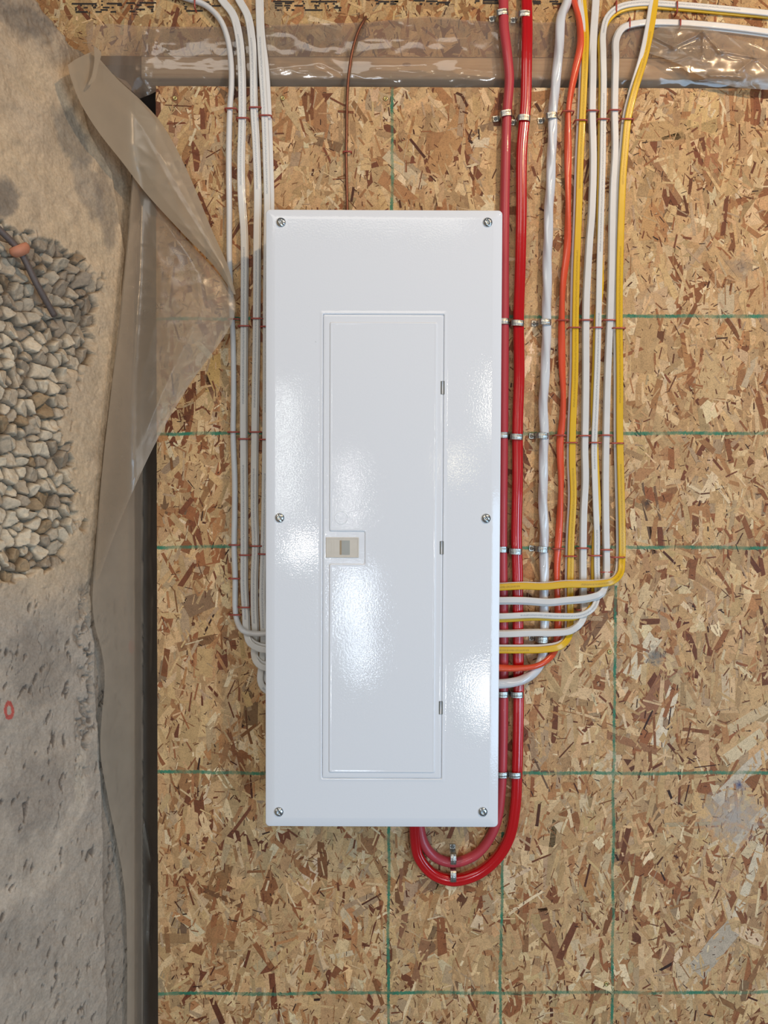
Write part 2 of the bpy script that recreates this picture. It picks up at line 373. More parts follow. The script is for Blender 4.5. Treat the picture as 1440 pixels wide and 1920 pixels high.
HAND = [  # px, py, length, width, angle, colour: the flakes that stand out
    (1232, 1300, 120, 34, 62, (148, 88, 58)), (1248, 1345, 118, 26, 74, (232, 216, 188)), (1190, 1395, 110, 15, -18, (158, 100, 62)), (1282, 1300, 80, 20, -58, (208, 178, 132)),
    (1205, 1230, 90, 30, 58, (226, 210, 180)), (1345, 1325, 78, 26, -2, (206, 166, 118)), (1400, 1350, 110, 20, 30, (222, 194, 150)), (1395, 1400, 90, 24, 38, (226, 204, 164)),
    (1235, 960, 100, 5, -80, (96, 58, 38)), (1216, 985, 110, 8, -78, (88, 52, 36)), (1225, 1010, 60, 10, -82, (112, 62, 40)), (1240, 1000, 55, 6, -78, (130, 76, 44)),
    (1208, 930, 50, 4, -82, (70, 44, 34)), (760, 320, 90, 20, -40, (226, 200, 160)), (745, 355, 80, 26, -38, (170, 112, 64)), (840, 275, 110, 40, 60, (186, 132, 78)),
    (900, 267, 42, 20, -2, (232, 208, 172)), (600, 205, 90, 26, 90, (166, 108, 62)), (560, 230, 100, 18, -52, (216, 182, 132)), (328, 190, 70, 12, 86, (140, 84, 48)),
    (322, 235, 36, 12, 88, (128, 72, 42)), (310, 215, 60, 22, 60, (220, 184, 128)), (1335, 290, 70, 26, 88, (160, 94, 54)), (1300, 250, 110, 26, 20, (176, 128, 80)),
    (1252, 245, 92, 38, 2, (206, 164, 108)), (1265, 345, 80, 26, -60, (224, 196, 146)), (1318, 205, 80, 60, 88, (222, 184, 122)), (1370, 190, 80, 22, 84, (168, 112, 66)),
    (1220, 400, 100, 26, 80, (196, 148, 92)), (1245, 330, 120, 12, -56, (150, 100, 62)), (350, 1000, 90, 12, -50, (216, 176, 122)), (375, 1130, 60, 40, 20, (118, 84, 58)),
    (385, 1215, 100, 34, 86, (204, 164, 108)), (390, 1200, 120, 18, 14, (158, 104, 60)), (355, 1380, 120, 34, 82, (200, 162, 108)), (330, 1600, 130, 16, -78, (176, 134, 86)),
    (395, 1590, 110, 16, 48, (182, 140, 92)), (330, 1760, 70, 20, 0, (152, 112, 68)), (430, 1790, 70, 12, -8, (160, 118, 76)), (1010, 1440, 100, 4, -65, (70, 38, 28)),
    (1020, 1447, 40, 5, 0, (80, 42, 30)), (1040, 1600, 130, 24, 86, (196, 160, 112)), (1030, 1555, 60, 30, 82, (206, 170, 122)), (1040, 1700, 110, 10, 12, (188, 144, 98)),
    (1035, 1760, 120, 18, -72, (150, 92, 56)), (1130, 1640, 90, 14, 75, (210, 182, 140)), (1340, 1780, 110, 40, 52, (190, 176, 156)), (1170, 1590, 70, 18, -70, (140, 82, 50)),
    (1250, 1800, 70, 30, 84, (146, 92, 60)), (1090, 1800, 80, 18, -70, (226, 198, 156)), (752, 1650, 46, 8, 88, (140, 76, 44)), (800, 1660, 50, 30, 20, (128, 84, 56)),
    (755, 1745, 70, 14, 84, (134, 76, 46)), (790, 1800, 80, 22, 78, (138, 84, 50)), (815, 1690, 110, 12, 72, (176, 128, 76)), (1120, 1180, 100, 12, 56, (128, 84, 54)),
    (1130, 1150, 90, 10, 52, (150, 104, 64)), (1180, 1165, 120, 14, -78, (222, 192, 146)), (1200, 1130, 90, 30, 60, (218, 188, 142)), (1070, 1240, 120, 34, 88, (206, 172, 122)),
    (1210, 640, 110, 44, 84, (206, 164, 110)), (1340, 700, 90, 60, 80, (212, 176, 124)), (1225, 870, 90, 24, 40, (176, 122, 76)), (1390, 1010, 100, 20, 75, (208, 170, 118)),
    (1000, 560, 70, 26, 70, (208, 168, 116)), (400, 700, 70, 26, 86, (196, 158, 90)), (395, 730, 60, 8, -68, (120, 70, 42)), (355, 855, 110, 10, 46, (216, 176, 120)),
    (1405, 1650, 150, 18, 72, (222, 206, 176)), (1400, 1560, 110, 22, 48, (212, 196, 170)), (1390, 1455, 130, 26, 46, (206, 192, 170)), (1300, 1545, 110, 8, 2, (222, 196, 152)),
]
L0 = P(294, 960).x
ztop = P(720, 163).z
board = osb_board('wall_back', L0, 1.05, -1.25, ztop, 0.0, .011, M['osb'], 7, HAND, None, 1.0, (1.0, .915, .80)); tag(board, kind='structure')

# stamped marks on the rim board (upside-down dot print cut by the frame)
st = []
def marks(ox, sc, rows, h=6.5):
    for (a, b, y) in rows:
        p0, p1 = P(ox+a/sc, (y+h)/sc, .010), P(ox+b/sc, (y-h)/sc, .010)
        st.append((p0.x, p1.x, p0.z, p1.z))
marks(120, 4.8, [(70, 295, 35), (385, 520, 33), (560, 640, 28), (680, 830, 26), (180, 215, 70), (145, 162, 50), (100, 118, 72), (100, 118, 90), (250, 265, 52), (285, 300, 52), (262, 290, 68), (430, 450, 68), (480, 525, 47), (350, 410, 68),
      (105, 215, 108), (285, 340, 107), (330, 395, 90), (420, 470, 107), (335, 352, 12), (335, 352, 45), (600, 620, 55), (600, 622, 74), (648, 730, 85), (655, 700, 47), (750, 812, 62), (590, 642, 103), (785, 805, 85), (785, 805, 103),
      (1075, 1090, 35), (1085, 1110, 62), (1085, 1105, 80), (1100, 1250, 98), (1250, 1310, 20), (1300, 1320, 40), (1330, 1410, 54)])
marks(480, 4.8, [(155, 345, 14), (170, 235, 32), (260, 325, 30), (170, 240, 52), (255, 310, 52), (345, 425, 52), (170, 190, 72), (270, 305, 72), (190, 210, 92), (275, 290, 90), (320, 345, 90), (415, 432, 14), (425, 440, 32), (430, 444, 72), (495, 730, 15), (565, 580, 32),
      (620, 640, 32), (690, 710, 35), (525, 570, 52), (640, 655, 55), (715, 740, 55), (530, 545, 72), (645, 655, 72), (700, 770, 70), (440, 600, 91), (635, 645, 92), (750, 765, 92), (1070, 1100, 4), (1100, 1200, 16), (1210, 1278, 14), (1080, 1112, 33), (1150, 1175, 33), (1208, 1265, 36)])
marks(740, 4.235, [(640, 675, 8), (700, 820, 6), (635, 645, 22), (700, 830, 25), (150, 240, 4), (250, 340, 10), (340, 440, 20), (200, 220, 32), (280, 300, 30), (330, 350, 32), (400, 430, 35), (0, 30, 12), (1095, 1160, 12), (1100, 1160, 27), (1230, 1300, 12), (1250, 1330, 30)])
rim = osb_board('trim_1', -.80, 1.05, P(720, 100).z, ztop+.30, .0100, .030, M['osb_rim'], 21, [(250, 28, 70, 10, 62, (96, 40, 26)), (645, 12, 40, 14, 88, (168, 112, 60)), (690, 45, 50, 12, 8, (176, 130, 84)), (985, 40, 60, 16, -30, (226, 196, 150))], st, 1.0, (.92, .84, .68)); tag(rim, kind='structure')

def box(name, a, b, mat, parent=None, bev=0):
    (x0, y0, z0), (x1, y1, z1) = a, b
    v = [(x, y, z) for x in (x0, x1) for y in (y0, y1) for z in (z0, z1)]
    f = [(0, 1, 3, 2), (4, 6, 7, 5), (0, 4, 5, 1), (2, 3, 7, 6), (0, 2, 6, 4), (1, 5, 7, 3)]
    o = mesh_obj(name, v, f, mat, parent, False)
    if bev: bevel(o, bev)
    return o
plate = box('trim_2', (L0-.03, .012, P(720, 141).z), (1.05, .05, P(720, 97).z), M['pine'], None, .003); tag(plate, kind='structure')
rear = box('wall_rear', (-.75, .14, -1.4), (1.1, .20, 1.2), M['backwall']); tag(rear, kind='structure')
stud = box('trim_3', (L0-.004+.035, .0122, -1.25), (L0+.075, .10, ztop-.03), M['pine']); tag(stud, kind='structure')

# ------------------------------------------------------------------ concrete foundation wall
def vnoise(x, y, seed):
    xi, yi = np.floor(x).astype(int), np.floor(y).astype(int); fx, fy = x-xi, y-yi
    fx = fx*fx*(3-2*fx); fy = fy*fy*(3-2*fy)
    def h(a, b):
        n = (a*374761393 + b*668265263 + seed*1442695041) & 0x7fffffff
        n = ((n ^ (n >> 13))*1274126177) & 0x7fffffff
        return ((n ^ (n >> 16)) & 0xffff)/65535.0
    return (h(xi, yi)*(1-fx)+h(xi+1, yi)*fx)*(1-fy)+(h(xi, yi+1)*(1-fx)+h(xi+1, yi+1)*fx)*fy
def fbm(x, y, seed, o=4):
    s = 0; a = .5; t = 0
    for k in range(o): s = s+a*vnoise(x*2**k, y*2**k, seed+k*17); t += a; a *= .55
    return s/t
def hsh(a, b, seed):
    n = (a*374761393 + b*668265263 + seed*1442695041) & 0x7fffffff
    n = ((n ^ (n >> 13))*1274126177) & 0x7fffffff
    return ((n ^ (n >> 16)) & 0xffff)/65535.0
def stones(x, y, seed):
    xi, yi = np.floor(x).astype(int), np.floor(y).astype(int)
    F1 = np.full(x.shape, 9.); F2 = F1.copy(); H = np.zeros(x.shape); R = np.zeros(x.shape)
    for dx in (-1, 0, 1):
        for dy in (-1, 0, 1):
            a, b = xi+dx, yi+dy
            cx = a+.5+(hsh(a, b, seed)-.5)*.85; cy = b+.5+(hsh(a, b, seed+1)-.5)*.85
            rx, ry = x-cx, y-cy; sc = .75+.5*hsh(a, b, seed+5)
            d = np.sqrt(rx*rx+ry*ry)/sc
            hh = hsh(a, b, seed+2)*1.0+rx*(hsh(a, b, seed+3)-.5)*2.6+ry*(hsh(a, b, seed+4)-.5)*2.6
            near = d < F1
            F2 = np.where(near, F1, np.minimum(F2, d)); H = np.where(near, hh, H); R = np.where(near, hsh(a, b, seed+9), R)
            F1 = np.where(near, d, F1)
    e = np.clip((F2-F1)/.22, 0, 1); e = e*e*(3-2*e)
    return H, e, R
WX, WY = P(266, 960).x, 0.0
DIR = Vector((-.447, -.894, 0)); NRM = Vector((.894, -.447, 0))
ns, nz_ = 330, 1010
S = np.concatenate([np.linspace(.010, .012, 2, endpoint=False), np.linspace(.012, .42, ns), np.linspace(.43, 1.3, 20)])
Zv = np.concatenate([np.linspace(-1.3, -1.02, 8, endpoint=False), np.linspace(-1.02, .80, nz_)])
SS, ZZ = np.meshgrid(S, Zv, indexing='ij')
# the photo pixel of each wall point, used only to place stains and honeycombing along the wall
bx = WX+SS*DIR.x; by = WY+SS*DIR.y
dep = by-CAM.y; dep = np.maximum(dep, .2)
cp = math.tan(math.radians(PITCH))
PX = 720+F*bx/dep; PY = 960-F*(ZZ/dep+cp)
def interp_mask(xs_of_y, soft=14):
    ys = [p[0] for p in xs_of_y]; xs = [p[1] for p in xs_of_y]
    lim = np.interp(PY, ys, xs)
    return np.clip((lim-PX)/soft, 0, 1)
H, E, R = stones(SS/.019, ZZ/.020, 11)
lim_n = (fbm(PX/22, PY/22, 3)-.5)*60
hc = np.clip((np.interp(PY+lim_n*.3, [400, 440, 480, 520, 600, 650, 700, 760, 830, 870, 950, 1000, 1050, 1085, 1115], [-60, 60, 150, 185, 196, 180, 150, 140, 124, 140, 150, 146, 122, 60, -60])+lim_n*.5+(R-.5)*34-PX)/10, 0, 1)
col_b = np.exp(-((PX-158-(fbm(PY/60, PY*0, 5)-.5)*30)/14)**2)*np.clip((PY-1090)/30, 0, 1)*np.clip((1500-PY)/60, 0, 1)
col_b = np.clip(col_b*1.3-.25, 0, 1)*(fbm(SS*70, ZZ*70, 8) > .50)
H2, E2, R2 = stones(SS/.011, ZZ/.010, 31)
step_x = np.interp(PY, [0, 90, 250, 330, 480, 620, 900, 1100, 1500, 1920], [120, 130, 172, 215, 238, 226, 186, 172, 186, 196])
rec = np.clip((PX-step_x)/4, 0, 1)
D = (fbm(SS*6, ZZ*6, 1)-.5)*.016+(fbm(SS*40, ZZ*40, 2)-.5)*.0055+(fbm(SS*200, ZZ*200, 4, 3)-.5)*.0014
D += hc*(-.010+(H-.5)*.011*E+(E-1)*.013+.004+(H2-.5)*.0022*E2)
D += col_b*(-.006+(H2-.5)*.005)
pit = fbm(SS*95, ZZ*60+SS*40, 23, 3); pm = np.clip((pit-.70)/.05, 0, 1)*(1-hc)*np.clip((PY-1080)/60, .12, 1)
D -= pm*.0045
crk = np.abs(fbm(SS*9+ZZ*5, ZZ*7, 41, 4)-.5); cm = np.clip(1-crk/.004, 0, 1)*np.clip((PY-1100)/50, 0, 1)*(fbm(SS*20, ZZ*20, 50) > .55)
D -= cm*.004
rough_top = np.clip((PX-60-(PY-30)*.9)/30, 0, 1)*np.clip((180-PY)/60, 0, 1)
rg = np.clip((70+PX*.62-PY+lim_n*.4)/30, 0, 1)
D += rg*(fbm(SS*60, ZZ*60, 77, 4)-.5)*.010
D -= rec*.007
ztp = np.interp(S, [-.15, .0, .119, .136, .188, .215, .30, 1.3], [.728, .728, .734, .727, .745, .757, .79, .82])+(fbm(S*30, S*0, 6)-.5)*.02
over = np.clip((ZZ-(ztp[:, None]-.018))/.018, 0, 1.5)
D -= np.where(over > 0, (1-np.sqrt(np.clip(1-np.clip(over, 0, 1)**2, 0, 1)))*.018, 0)
beyond = np.clip(ZZ-ztp[:, None], 0, None)
Zc = np.minimum(ZZ, ztp[:, None])
D2 = D-beyond*6.0
VX = bx+D2*NRM.x; VY = by+D2*NRM.y; VZ = Zc
# colour: cured cement, damp patches, laitance, exposed stone, paint marks, painted shade in gaps and recesses
def c3(c): return np.array(s2l(c))
def mixc(c, k, rgb): k = np.clip(k, 0, 1)[..., None]; return c*(1-k)+c3(rgb)*k
base = np.zeros(SS.shape+(3,))+c3((210, 184, 150))
base = mixc(base, (fbm(SS*14, ZZ*14, 61)-.35)*1.4, (184, 164, 140))
base = mixc(base, np.clip((PY-1060)/120, 0, 1)*.75, (174, 164, 152))
base = mixc(base, rg*.75*(fbm(SS*50, ZZ*40, 66)*1.4), (126, 114, 102))
def ell(cx, cy, rx, ry, ang=0, soft=.35):
    a = math.radians(ang); u = (PX-cx)*math.cos(a)+(PY-cy)*math.sin(a); v = -(PX-cx)*math.sin(a)+(PY-cy)*math.cos(a)
    r = np.sqrt((u/rx)**2+(v/ry)**2)+(fbm(PX/16, PY/16, 71)-.5)*.7
    return np.clip((1-r)/soft+.5, 0, 1)
for (cx, cy, rx, ry, ang, k, c) in [(140, 265, 26, 60, -25, .7, (136, 126, 112)), (170, 360, 22, 60, -20, .5, (140, 130, 118)), (15, 380, 26, 36, 0, .8, (128, 118, 106)), (60, 55, 60, 22, 20, .6, (132, 120, 106)),
        (205, 400, 18, 70, -8, .5, (128, 116, 104)), (70, 1250, 60, 80, 0, .35, (122, 112, 102)), (60, 1500, 50, 80, 20, .35, (120, 110, 102)), (120, 1560, 14, 90, 25, .8, (204, 188, 168)), (50, 1670, 90, 22, -28, .8, (200, 184, 164)),
        (146, 1460, 10, 60, 4, .7, (198, 184, 164)), (35, 1790, 60, 60, 0, .25, (128, 118, 108)), (60, 250, 40, 60, 0, .25, (204, 180, 150)), (128, 620, 20, 20, 0, .4, (170, 120, 90))]:
    base = mixc(base, ell(cx, cy, rx, ry, ang)*k, c)
sc_ = mixc(mixc(np.zeros(SS.shape+(3,))+c3((218, 200, 172)), np.clip((R-.45)*2, 0, 1), (168, 150, 128)), (R > .93)*.8, (168, 140, 104))
grey_z = ell(80, 530, 130, 90, 0, .5)
sc_ = mixc(sc_, grey_z*.4, (132, 116, 100))
base = base*(1-hc[..., None])+sc_*hc[..., None]
base = mixc(base, hc*(1-E)*.8, (84, 70, 56)); base = mixc(base, pm*.7, (92, 80, 70)); base = mixc(base, cm*.6, (84, 74, 66)); base = mixc(base, col_b*.4, (120, 106, 92))  # stone gaps, pits and cracks coloured dark to deepen their shade
base = mixc(base, np.clip((PX-step_x)/5, 0, 1)*.45, (138, 122, 104))  # recessed band past the step, its shade put into the colour
ring = np.sqrt(((PX-13)/9.)**2+((PY-1337)/17.)**2)
base = mixc(base, (np.abs(ring-.8) < .28)*.8*(fbm(PX/4, PY/4, 90) > .3), (196, 62, 52))
base = mixc(base, (np.sqrt(((PX-250)/6.)**2+((PY-1216)/13.)**2) < 1)*.8, (200, 70, 60))
base = mixc(base, ell(75, 560, 8, 30, -25)*0, (0, 0, 0))
n1, n2 = SS.shape
co = np.stack([VX, VY, VZ], -1).reshape(-1, 3)
ii = (np.arange(n1-1)[:, None]*n2+np.arange(n2-1)[None, :]).ravel()
fa = np.stack([ii, ii+1, ii+n2+1, ii+n2], 1)
me = bpy.data.meshes.new('wall_left'); me.vertices.add(len(co)); me.vertices.foreach_set('co', co.ravel())
me.loops.add(fa.size); me.loops.foreach_set('vertex_index', fa.ravel().astype(np.int32))
me.polygons.add(len(fa)); me.polygons.foreach_set('loop_start', (np.arange(len(fa))*4).astype(np.int32))
me.update(calc_edges=True); me.validate()
ca = me.color_attributes.new('Col', 'FLOAT_COLOR', 'POINT')
ca.data.foreach_set('color', np.concatenate([np.clip(base.reshape(-1, 3), 0, 1), np.ones((len(co), 1))], 1).ravel())
me.polygons.foreach_set('use_smooth', [True]*len(me.polygons))
t = NT('weathered_concrete'); geo = t.n('ShaderNodeNewGeometry').outputs['Position']
c = t.n('ShaderNodeAttribute', attribute_name='Col').outputs['Color']
fn = t.noise(geo, 260, 4, .7); md = t.noise(geo, 38, 4, .6)
c = t.mix(1.0, c, t.ramp(fn, [(.3, .80), (.55, 1.0), (.75, 1.12)]), 'MULTIPLY'); c = t.mix(1.0, c, t.ramp(md, [(.3, .86), (.6, 1.04)]), 'MULTIPLY')
me.materials.append(t.done(t.bsdf(c, .85, 0, .25, t.math('ADD', fn, t.math('MULTIPLY', md, .6)), .5, .0015)))
wl = bpy.data.objects.new('wall_left', me); COL.objects.link(wl); tag(wl, kind='structure')
def on_wall(px, py, off=0.0):
    """point of the concrete wall's mean plane seen at (px,py)"""
    d = RM @ Vector(((px-720.0)/F, (960.0-py)/F, -1.0)); o = Vector((WX, WY, 0))+NRM*off
    k = (o-CAM).dot(NRM)/d.dot(NRM); return CAM+d*k

# ------------------------------------------------------------------ sweeps
def catmull(pts, step=.004):
    out = []
    n = len(pts)
    for i in range(n-1):
        p0 = pts[i-1] if i > 0 else pts[0]*2-pts[1]; p1 = pts[i]; p2 = pts[i+1]; p3 = pts[i+2] if i+2 < n else pts[-1]*2-pts[-2]
        L = (p2-p1).length; k = max(2, int(L/step))
        t0 = 0.; t1 = t0+max(1e-5, (p1-p0).length)**.5; t2 = t1+max(1e-5, L)**.5; t3 = t2+max(1e-5, (p3-p2).length)**.5
        for j in range(k):
            t = t1+(t2-t1)*j/k
            A1 = p0*((t1-t)/(t1-t0))+p1*((t-t0)/(t1-t0)); A2 = p1*((t2-t)/(t2-t1))+p2*((t-t1)/(t2-t1)); A3 = p2*((t3-t)/(t3-t2))+p3*((t-t2)/(t3-t2))
            B1 = A1*((t2-t)/(t2-t0))+A2*((t-t0)/(t2-t0)); B2 = A2*((t3-t)/(t3-t1))+A3*((t-t1)/(t3-t1))
            out.append(B1*((t2-t)/(t2-t1))+B2*((t-t1)/(t2-t1)))
    out.append(pts[-1]); return out
def sweep(name, path, prof, mat, parent=None, twist=0.0, up=Vector((0, -1, 0)), origin=None, wob=0.0, seed=0):
    V, Fc, UV = [], [], []; n = len(prof); L = 0
    for i, p in enumerate(path):
        T = (path[min(i+1, len(path)-1)]-path[max(i-1, 0)]).normalized()
        if i: L += (p-path[i-1]).length
        N = up-T*up.dot(T)
        if N.length < 1e-3: N = Vector((1, 0, 0))
        N.normalize(); B = T.cross(N)
        a = twist*L
        if wob: a += wob*math.sin(L*9+seed)
        ca, sa = math.cos(a), math.sin(a)
        for k, (x, y) in enumerate(prof):
            V.append(p+B*(x*ca-y*sa)+N*(x*sa+y*ca)); UV.append((L, k/n))
    m = len(path)
    for i in range(m-1):
        for k in range(n):
            k2 = (k+1) % n; Fc.append((i*n+k, i*n+k2, (i+1)*n+k2, (i+1)*n+k))
    Fc.append(tuple(range(n))[::-1]); Fc.append(tuple((m-1)*n+k for k in range(n)))
    if origin is None and parent is None: origin = path[0]
    return mesh_obj(name, V, Fc, mat, parent, True, origin, UV)
def prof_round(r, lob=0, amp=0, n=20): return [(r*(1+amp*math.cos(lob*a))*math.cos(a), r*(1+amp*math.cos(lob*a))*math.sin(a)) for a in [2*PI*k/n for k in range(n)]]
def prof_flat(w, t, groove=.14, n=32):
    out = []
    for k in range(n):
        a = 2*PI*k/n; ca, sa = math.cos(a), math.sin(a)
        x = w/2*math.copysign(abs(ca)**.75, ca); y = t/2*math.copysign(abs(sa)**.5, sa)
        u = x/(w/2); y *= 1-groove*max(math.exp(-((u-.33)/.13)**2), math.exp(-((u+.33)/.13)**2))
        out.append((x, y))
    return out
PXM = 0.957e-3   # one photo pixel on the back wall, in metres

# ------------------------------------------------------------------ cables
def cable(pts, y0, kind, mat, label, group, yh=None, width=12., dx=0., dy=0., wob=.0, thick=.0050, name='electrical_cable', cat='cable', seed=0):
    W = []
    for p in pts:
        Y = y0
        if len(p) > 2: Y = yh if p[2] == 'h' else ((y0+yh)/2 if p[2] == 'm' else p[2])
        ox = dx; oy = dy if (len(p) > 2 and p[2] == 'h') else 0
        if len(p) > 2 and p[2] == 'h': ox = 0
        if len(p) > 3: ox, oy = p[3]
        W.append(P(p[0]+ox, p[1]+oy, Y))
    path = catmull(W, .006)
    wm = width*PXM
    if kind == 'flat': pr = prof_flat(wm, thick); tw = 0
    elif kind == 'ridged': pr = prof_flat(wm, wm*.92, .12, 44); tw = 0
    elif kind == 'twist3': pr = prof_round(wm/2*.95, 3, .075, 30); tw = 2*PI/.26
    elif kind == 'twist2': pr = prof_round(wm/2*.96, 2, .13, 24); tw = 2*PI/.34
    else: pr = prof_round(wm/2, 2, .03, 20); tw = 2*PI/1.2
    o = sweep(name, path, pr, mat, None, tw, wob=wob, seed=seed)
    return tag(o, label, cat, group)
GL, GR = 'white cables left of the panel', 'cables right of the panel'
TOPY = .003
# right of the panel -------------------------------------------------
R1 = [(943, -60, TOPY), (944, 0, TOPY), (945, 50, -.004), (951, 100), (955, 150), (951, 205), (948, 300), (946, 400), (945, 500), (945, 600), (944, 815), (942, 1030), (944, 1180), (944, 1305), (943, 1400), (940, 1480), (930, 1545), (905, 1590), (880, 1609), (850, 1617), (818, 1608), (797, 1585), (787, 1550), (785, 1500), (785, 1460)]
cable(R1, -.0085, 'round', M['pink_cable'], 'dull pinkish-red round cable hugging the right edge of the panel', GR, width=18)
R2 = [(987, -60, TOPY), (987, 0, TOPY), (988, 50, -.006), (987, 110), (985, 200), (978, 280), (977, 400), (975, 500), (972, 600), (973, 700), (970, 800), (970, 900), (968, 1000), (970, 1080), (971, 1200), (972, 1300), (969, 1450), (966, 1510), (955, 1568), (932, 1608), (895, 1638), (850, 1650), (812, 1638), (785, 1606), (778, 1570), (777, 1530), (777, 1460)]
cable(R2, -.0100, 'ridged', M['red_cable'], 'thick glossy bright red cable curving under the panel bottom', GR, width=20)
R3 = [(1074, -50, TOPY), (1064, 0, TOPY), (1052, 35, -.004), (1047, 110), (1042, 150), (1037, 210), (1034, 300), (1029, 400), (1026, 500), (1025, 590), (1023, 680), (1019, 750), (1020, 820), (1018, 920), (1020, 1000), (1020, 1100), (1020, 1190), (1017, 1232, -.012), (1004, 1257, -.020), (980, 1275, 'h'), (955, 1281, 'h'), (930, 1282, 'h'), (908, 1282, 'h')]
cable(R3, -.0092, 'twist3', M['service_cable'], 'thick white twisted cable between the red and orange cables', GR, yh=-.029, width=18)
R4 = [(1066, -50, TOPY), (1076, 0, TOPY), (1086, 40, -.002), (1088, 85), (1078, 135), (1066, 205), (1065, 300), (1065, 400), (1063, 470), (1056, 530), (1053, 600), (1054, 690), (1056, 740), (1054, 790), (1050, 830), (1052, 900), (1050, 960), (1046, 1030), (1044, 1080), (1046, 1150), (1045, 1195), (1040, 1220, -.012), (1026, 1238, -.022), (1005, 1249, 'h'), (970, 1253, 'h'), (930, 1252, 'h'), (908, 1252, 'h')]
cable(R4, -.0064, 'twist2', M['orange_cable'], 'orange twisted cable beside the thick white one', GR, yh=-.028, width=12.5)
R5 = [(1090, -50, TOPY), (1093, 0, TOPY), (1098, 60, -.003), (1097, 110), (1093, 200), (1088, 300), (1085, 400), (1081, 500), (1079, 600), (1078, 700), (1074, 800), (1073, 860), (1075, 930), (1071, 1010), (1069, 1100), (1069, 1170), (1066, 1195, 'm'), (1050, 1212, 'h'), (1020, 1218, 'h'), (980, 1219, 'h'), (930, 1219, 'h'), (908, 1219, 'h')]
cable(R5, -.0085, 'flat', M['yellow_cable'], 'yellow flat cable next to the orange cable', GR, yh=-.0275)
cable(R5, -.0030, 'flat', M['white_plain'], 'white flat cable peeking out behind the inner yellow cable', GR, yh=-.0222, dx=-5, dy=-5, width=11)
R6 = [(1119, -50, TOPY), (1118, 0, TOPY), (1113, 80, -.003), (1112, 150), (1111, 210), (1113, 300), (1110, 400), (1106, 450), (1103, 500), (1100, 560), (1099, 620), (1099, 700), (1098, 780), (1097, 840), (1098, 900), (1095, 960), (1094, 1030), (1094, 1080), (1095, 1130), (1096, 1148, 'm'), (1089, 1168, 'h'), (1070, 1183, 'h'), (1040, 1187, 'h'), (1000, 1187, 'h'), (950, 1189, 'h'), (908, 1189, 'h')]
cable(R6, -.0085, 'flat', M['white_plain'], 'front white flat cable just right of the inner yellow cable', GR, yh=-.0275)
cable(R6, -.0030, 'flat', M['white_plain'], 'rear white flat cable stacked behind, just right of the inner yellow cable', GR, yh=-.0222, dx=-2, dy=-2, width=12)
R7 = [(1500, 33, TOPY), (1440, 25, TOPY), (1350, 16, TOPY), (1270, 9, TOPY), (1200, 6, TOPY), (1160, 14, .001), (1139, 32, -.001), (1131, 60, -.003), (1131, 100), (1132, 150), (1131, 220), (1130, 300), (1127, 400), (1124, 500), (1122, 600), (1120, 680), (1117, 760), (1114, 840), (1115, 890), (1117, 950), (1119, 1000), (1119, 1060), (1120, 1100), (1119, 1124, 'm'), (1110, 1142, 'h'), (1090, 1153, 'h'), (1050, 1155, 'h'), (1000, 1153, 'h'), (950, 1155, 'h'), (908, 1156, 'h')]
cable(R7, -.0085, 'flat', M['white_cable'], 'printed white flat cable coming from the upper right corner, outermost of two', GR, yh=-.0275, width=11)
R7b = [(1500, 37, .007), (1440, 30, .007), (1350, 22, .007), (1270, 15, .007), (1200, 12, .006), (1162, 20, .005), (1140, 38, .003), (1127, 70, .000), (1127, 110), (1128, 150), (1127, 220), (1126, 300), (1124, 400), (1125, 480), (1126, 540), (1119, 600), (1116, 680), (1113, 760), (1116, 840), (1119, 900), (1121, 960), (1116, 1010), (1114, 1060), (1114, 1100), (1113, 1130, 'm'), (1100, 1148, 'h'), (1080, 1157, 'h'), (1050, 1159, 'h'), (1000, 1158, 'h'), (950, 1161, 'h'), (908, 1162, 'h')]
cable(R7b, -.0030, 'flat', M['yellow_cable'], 'yellow flat cable mostly hidden behind the printed white cable', GR, yh=-.0222, width=11)
R8 = [(1500, 70, TOPY), (1440, 60, TOPY), (1340, 48, TOPY), (1240, 42, TOPY), (1195, 44, .001), (1168, 53, -.001), (1156, 74, -.003), (1155, 110), (1154, 150), (1153, 210), (1154, 280), (1150, 350), (1148, 430), (1147, 500), (1144, 600), (1140, 700), (1137, 820), (1136, 920), (1137, 1000), (1138, 1060), (1137, 1090, 'm'), (1128, 1111, 'h'), (1105, 1120, 'h'), (1060, 1125, 'h'), (1030, 1128, 'h'), (980, 1125, 'h'), (940, 1125, 'h'), (908, 1126, 'h')]
cable(R8, -.0085, 'flat', M['white_plain'], 'front white flat cable turning in from the right edge under the topmost pair', GR, yh=-.0275, width=11.5)
cable([(p[0], p[1]+(5 if i < 4 else 0)) + ((p[2]+.004 if isinstance(p[2], float) else p[2],) if len(p) > 2 else ()) for i, p in enumerate(R8)], -.0030, 'flat', M['white_plain'], 'rear white flat cable stacked behind, left of the outer yellow cable', GR, yh=-.0222, dx=-2, dy=3, width=11.5)
R9 = [(1240, -50, TOPY), (1229, 0, TOPY), (1220, 55, -.001), (1208, 110, -.005), (1190, 170), (1178, 220), (1172, 280), (1168, 330), (1165, 400), (1162, 500), (1161, 600), (1162, 700), (1162, 820), (1164, 900), (1166, 980), (1166, 1050), (1163, 1075, 'm'), (1148, 1090, 'h'), (1120, 1095, 'h'), (1060, 1096, 'h'), (1020, 1100, 'h'), (980, 1099, 'h'), (940, 1101, 'h'), (908, 1102, 'h')]
cable(R9, -.0090, 'flat', M['yellow_cable'], 'outermost yellow flat cable, farthest right beside bare board', GR, yh=-.0280, width=12.5)
cable([p if i < 2 else p for i, p in enumerate(R9)], -.0035, 'flat', M['white_plain'], 'white flat cable behind the outermost yellow cable', GR, yh=-.0225, dx=-7, dy=-4, width=9)
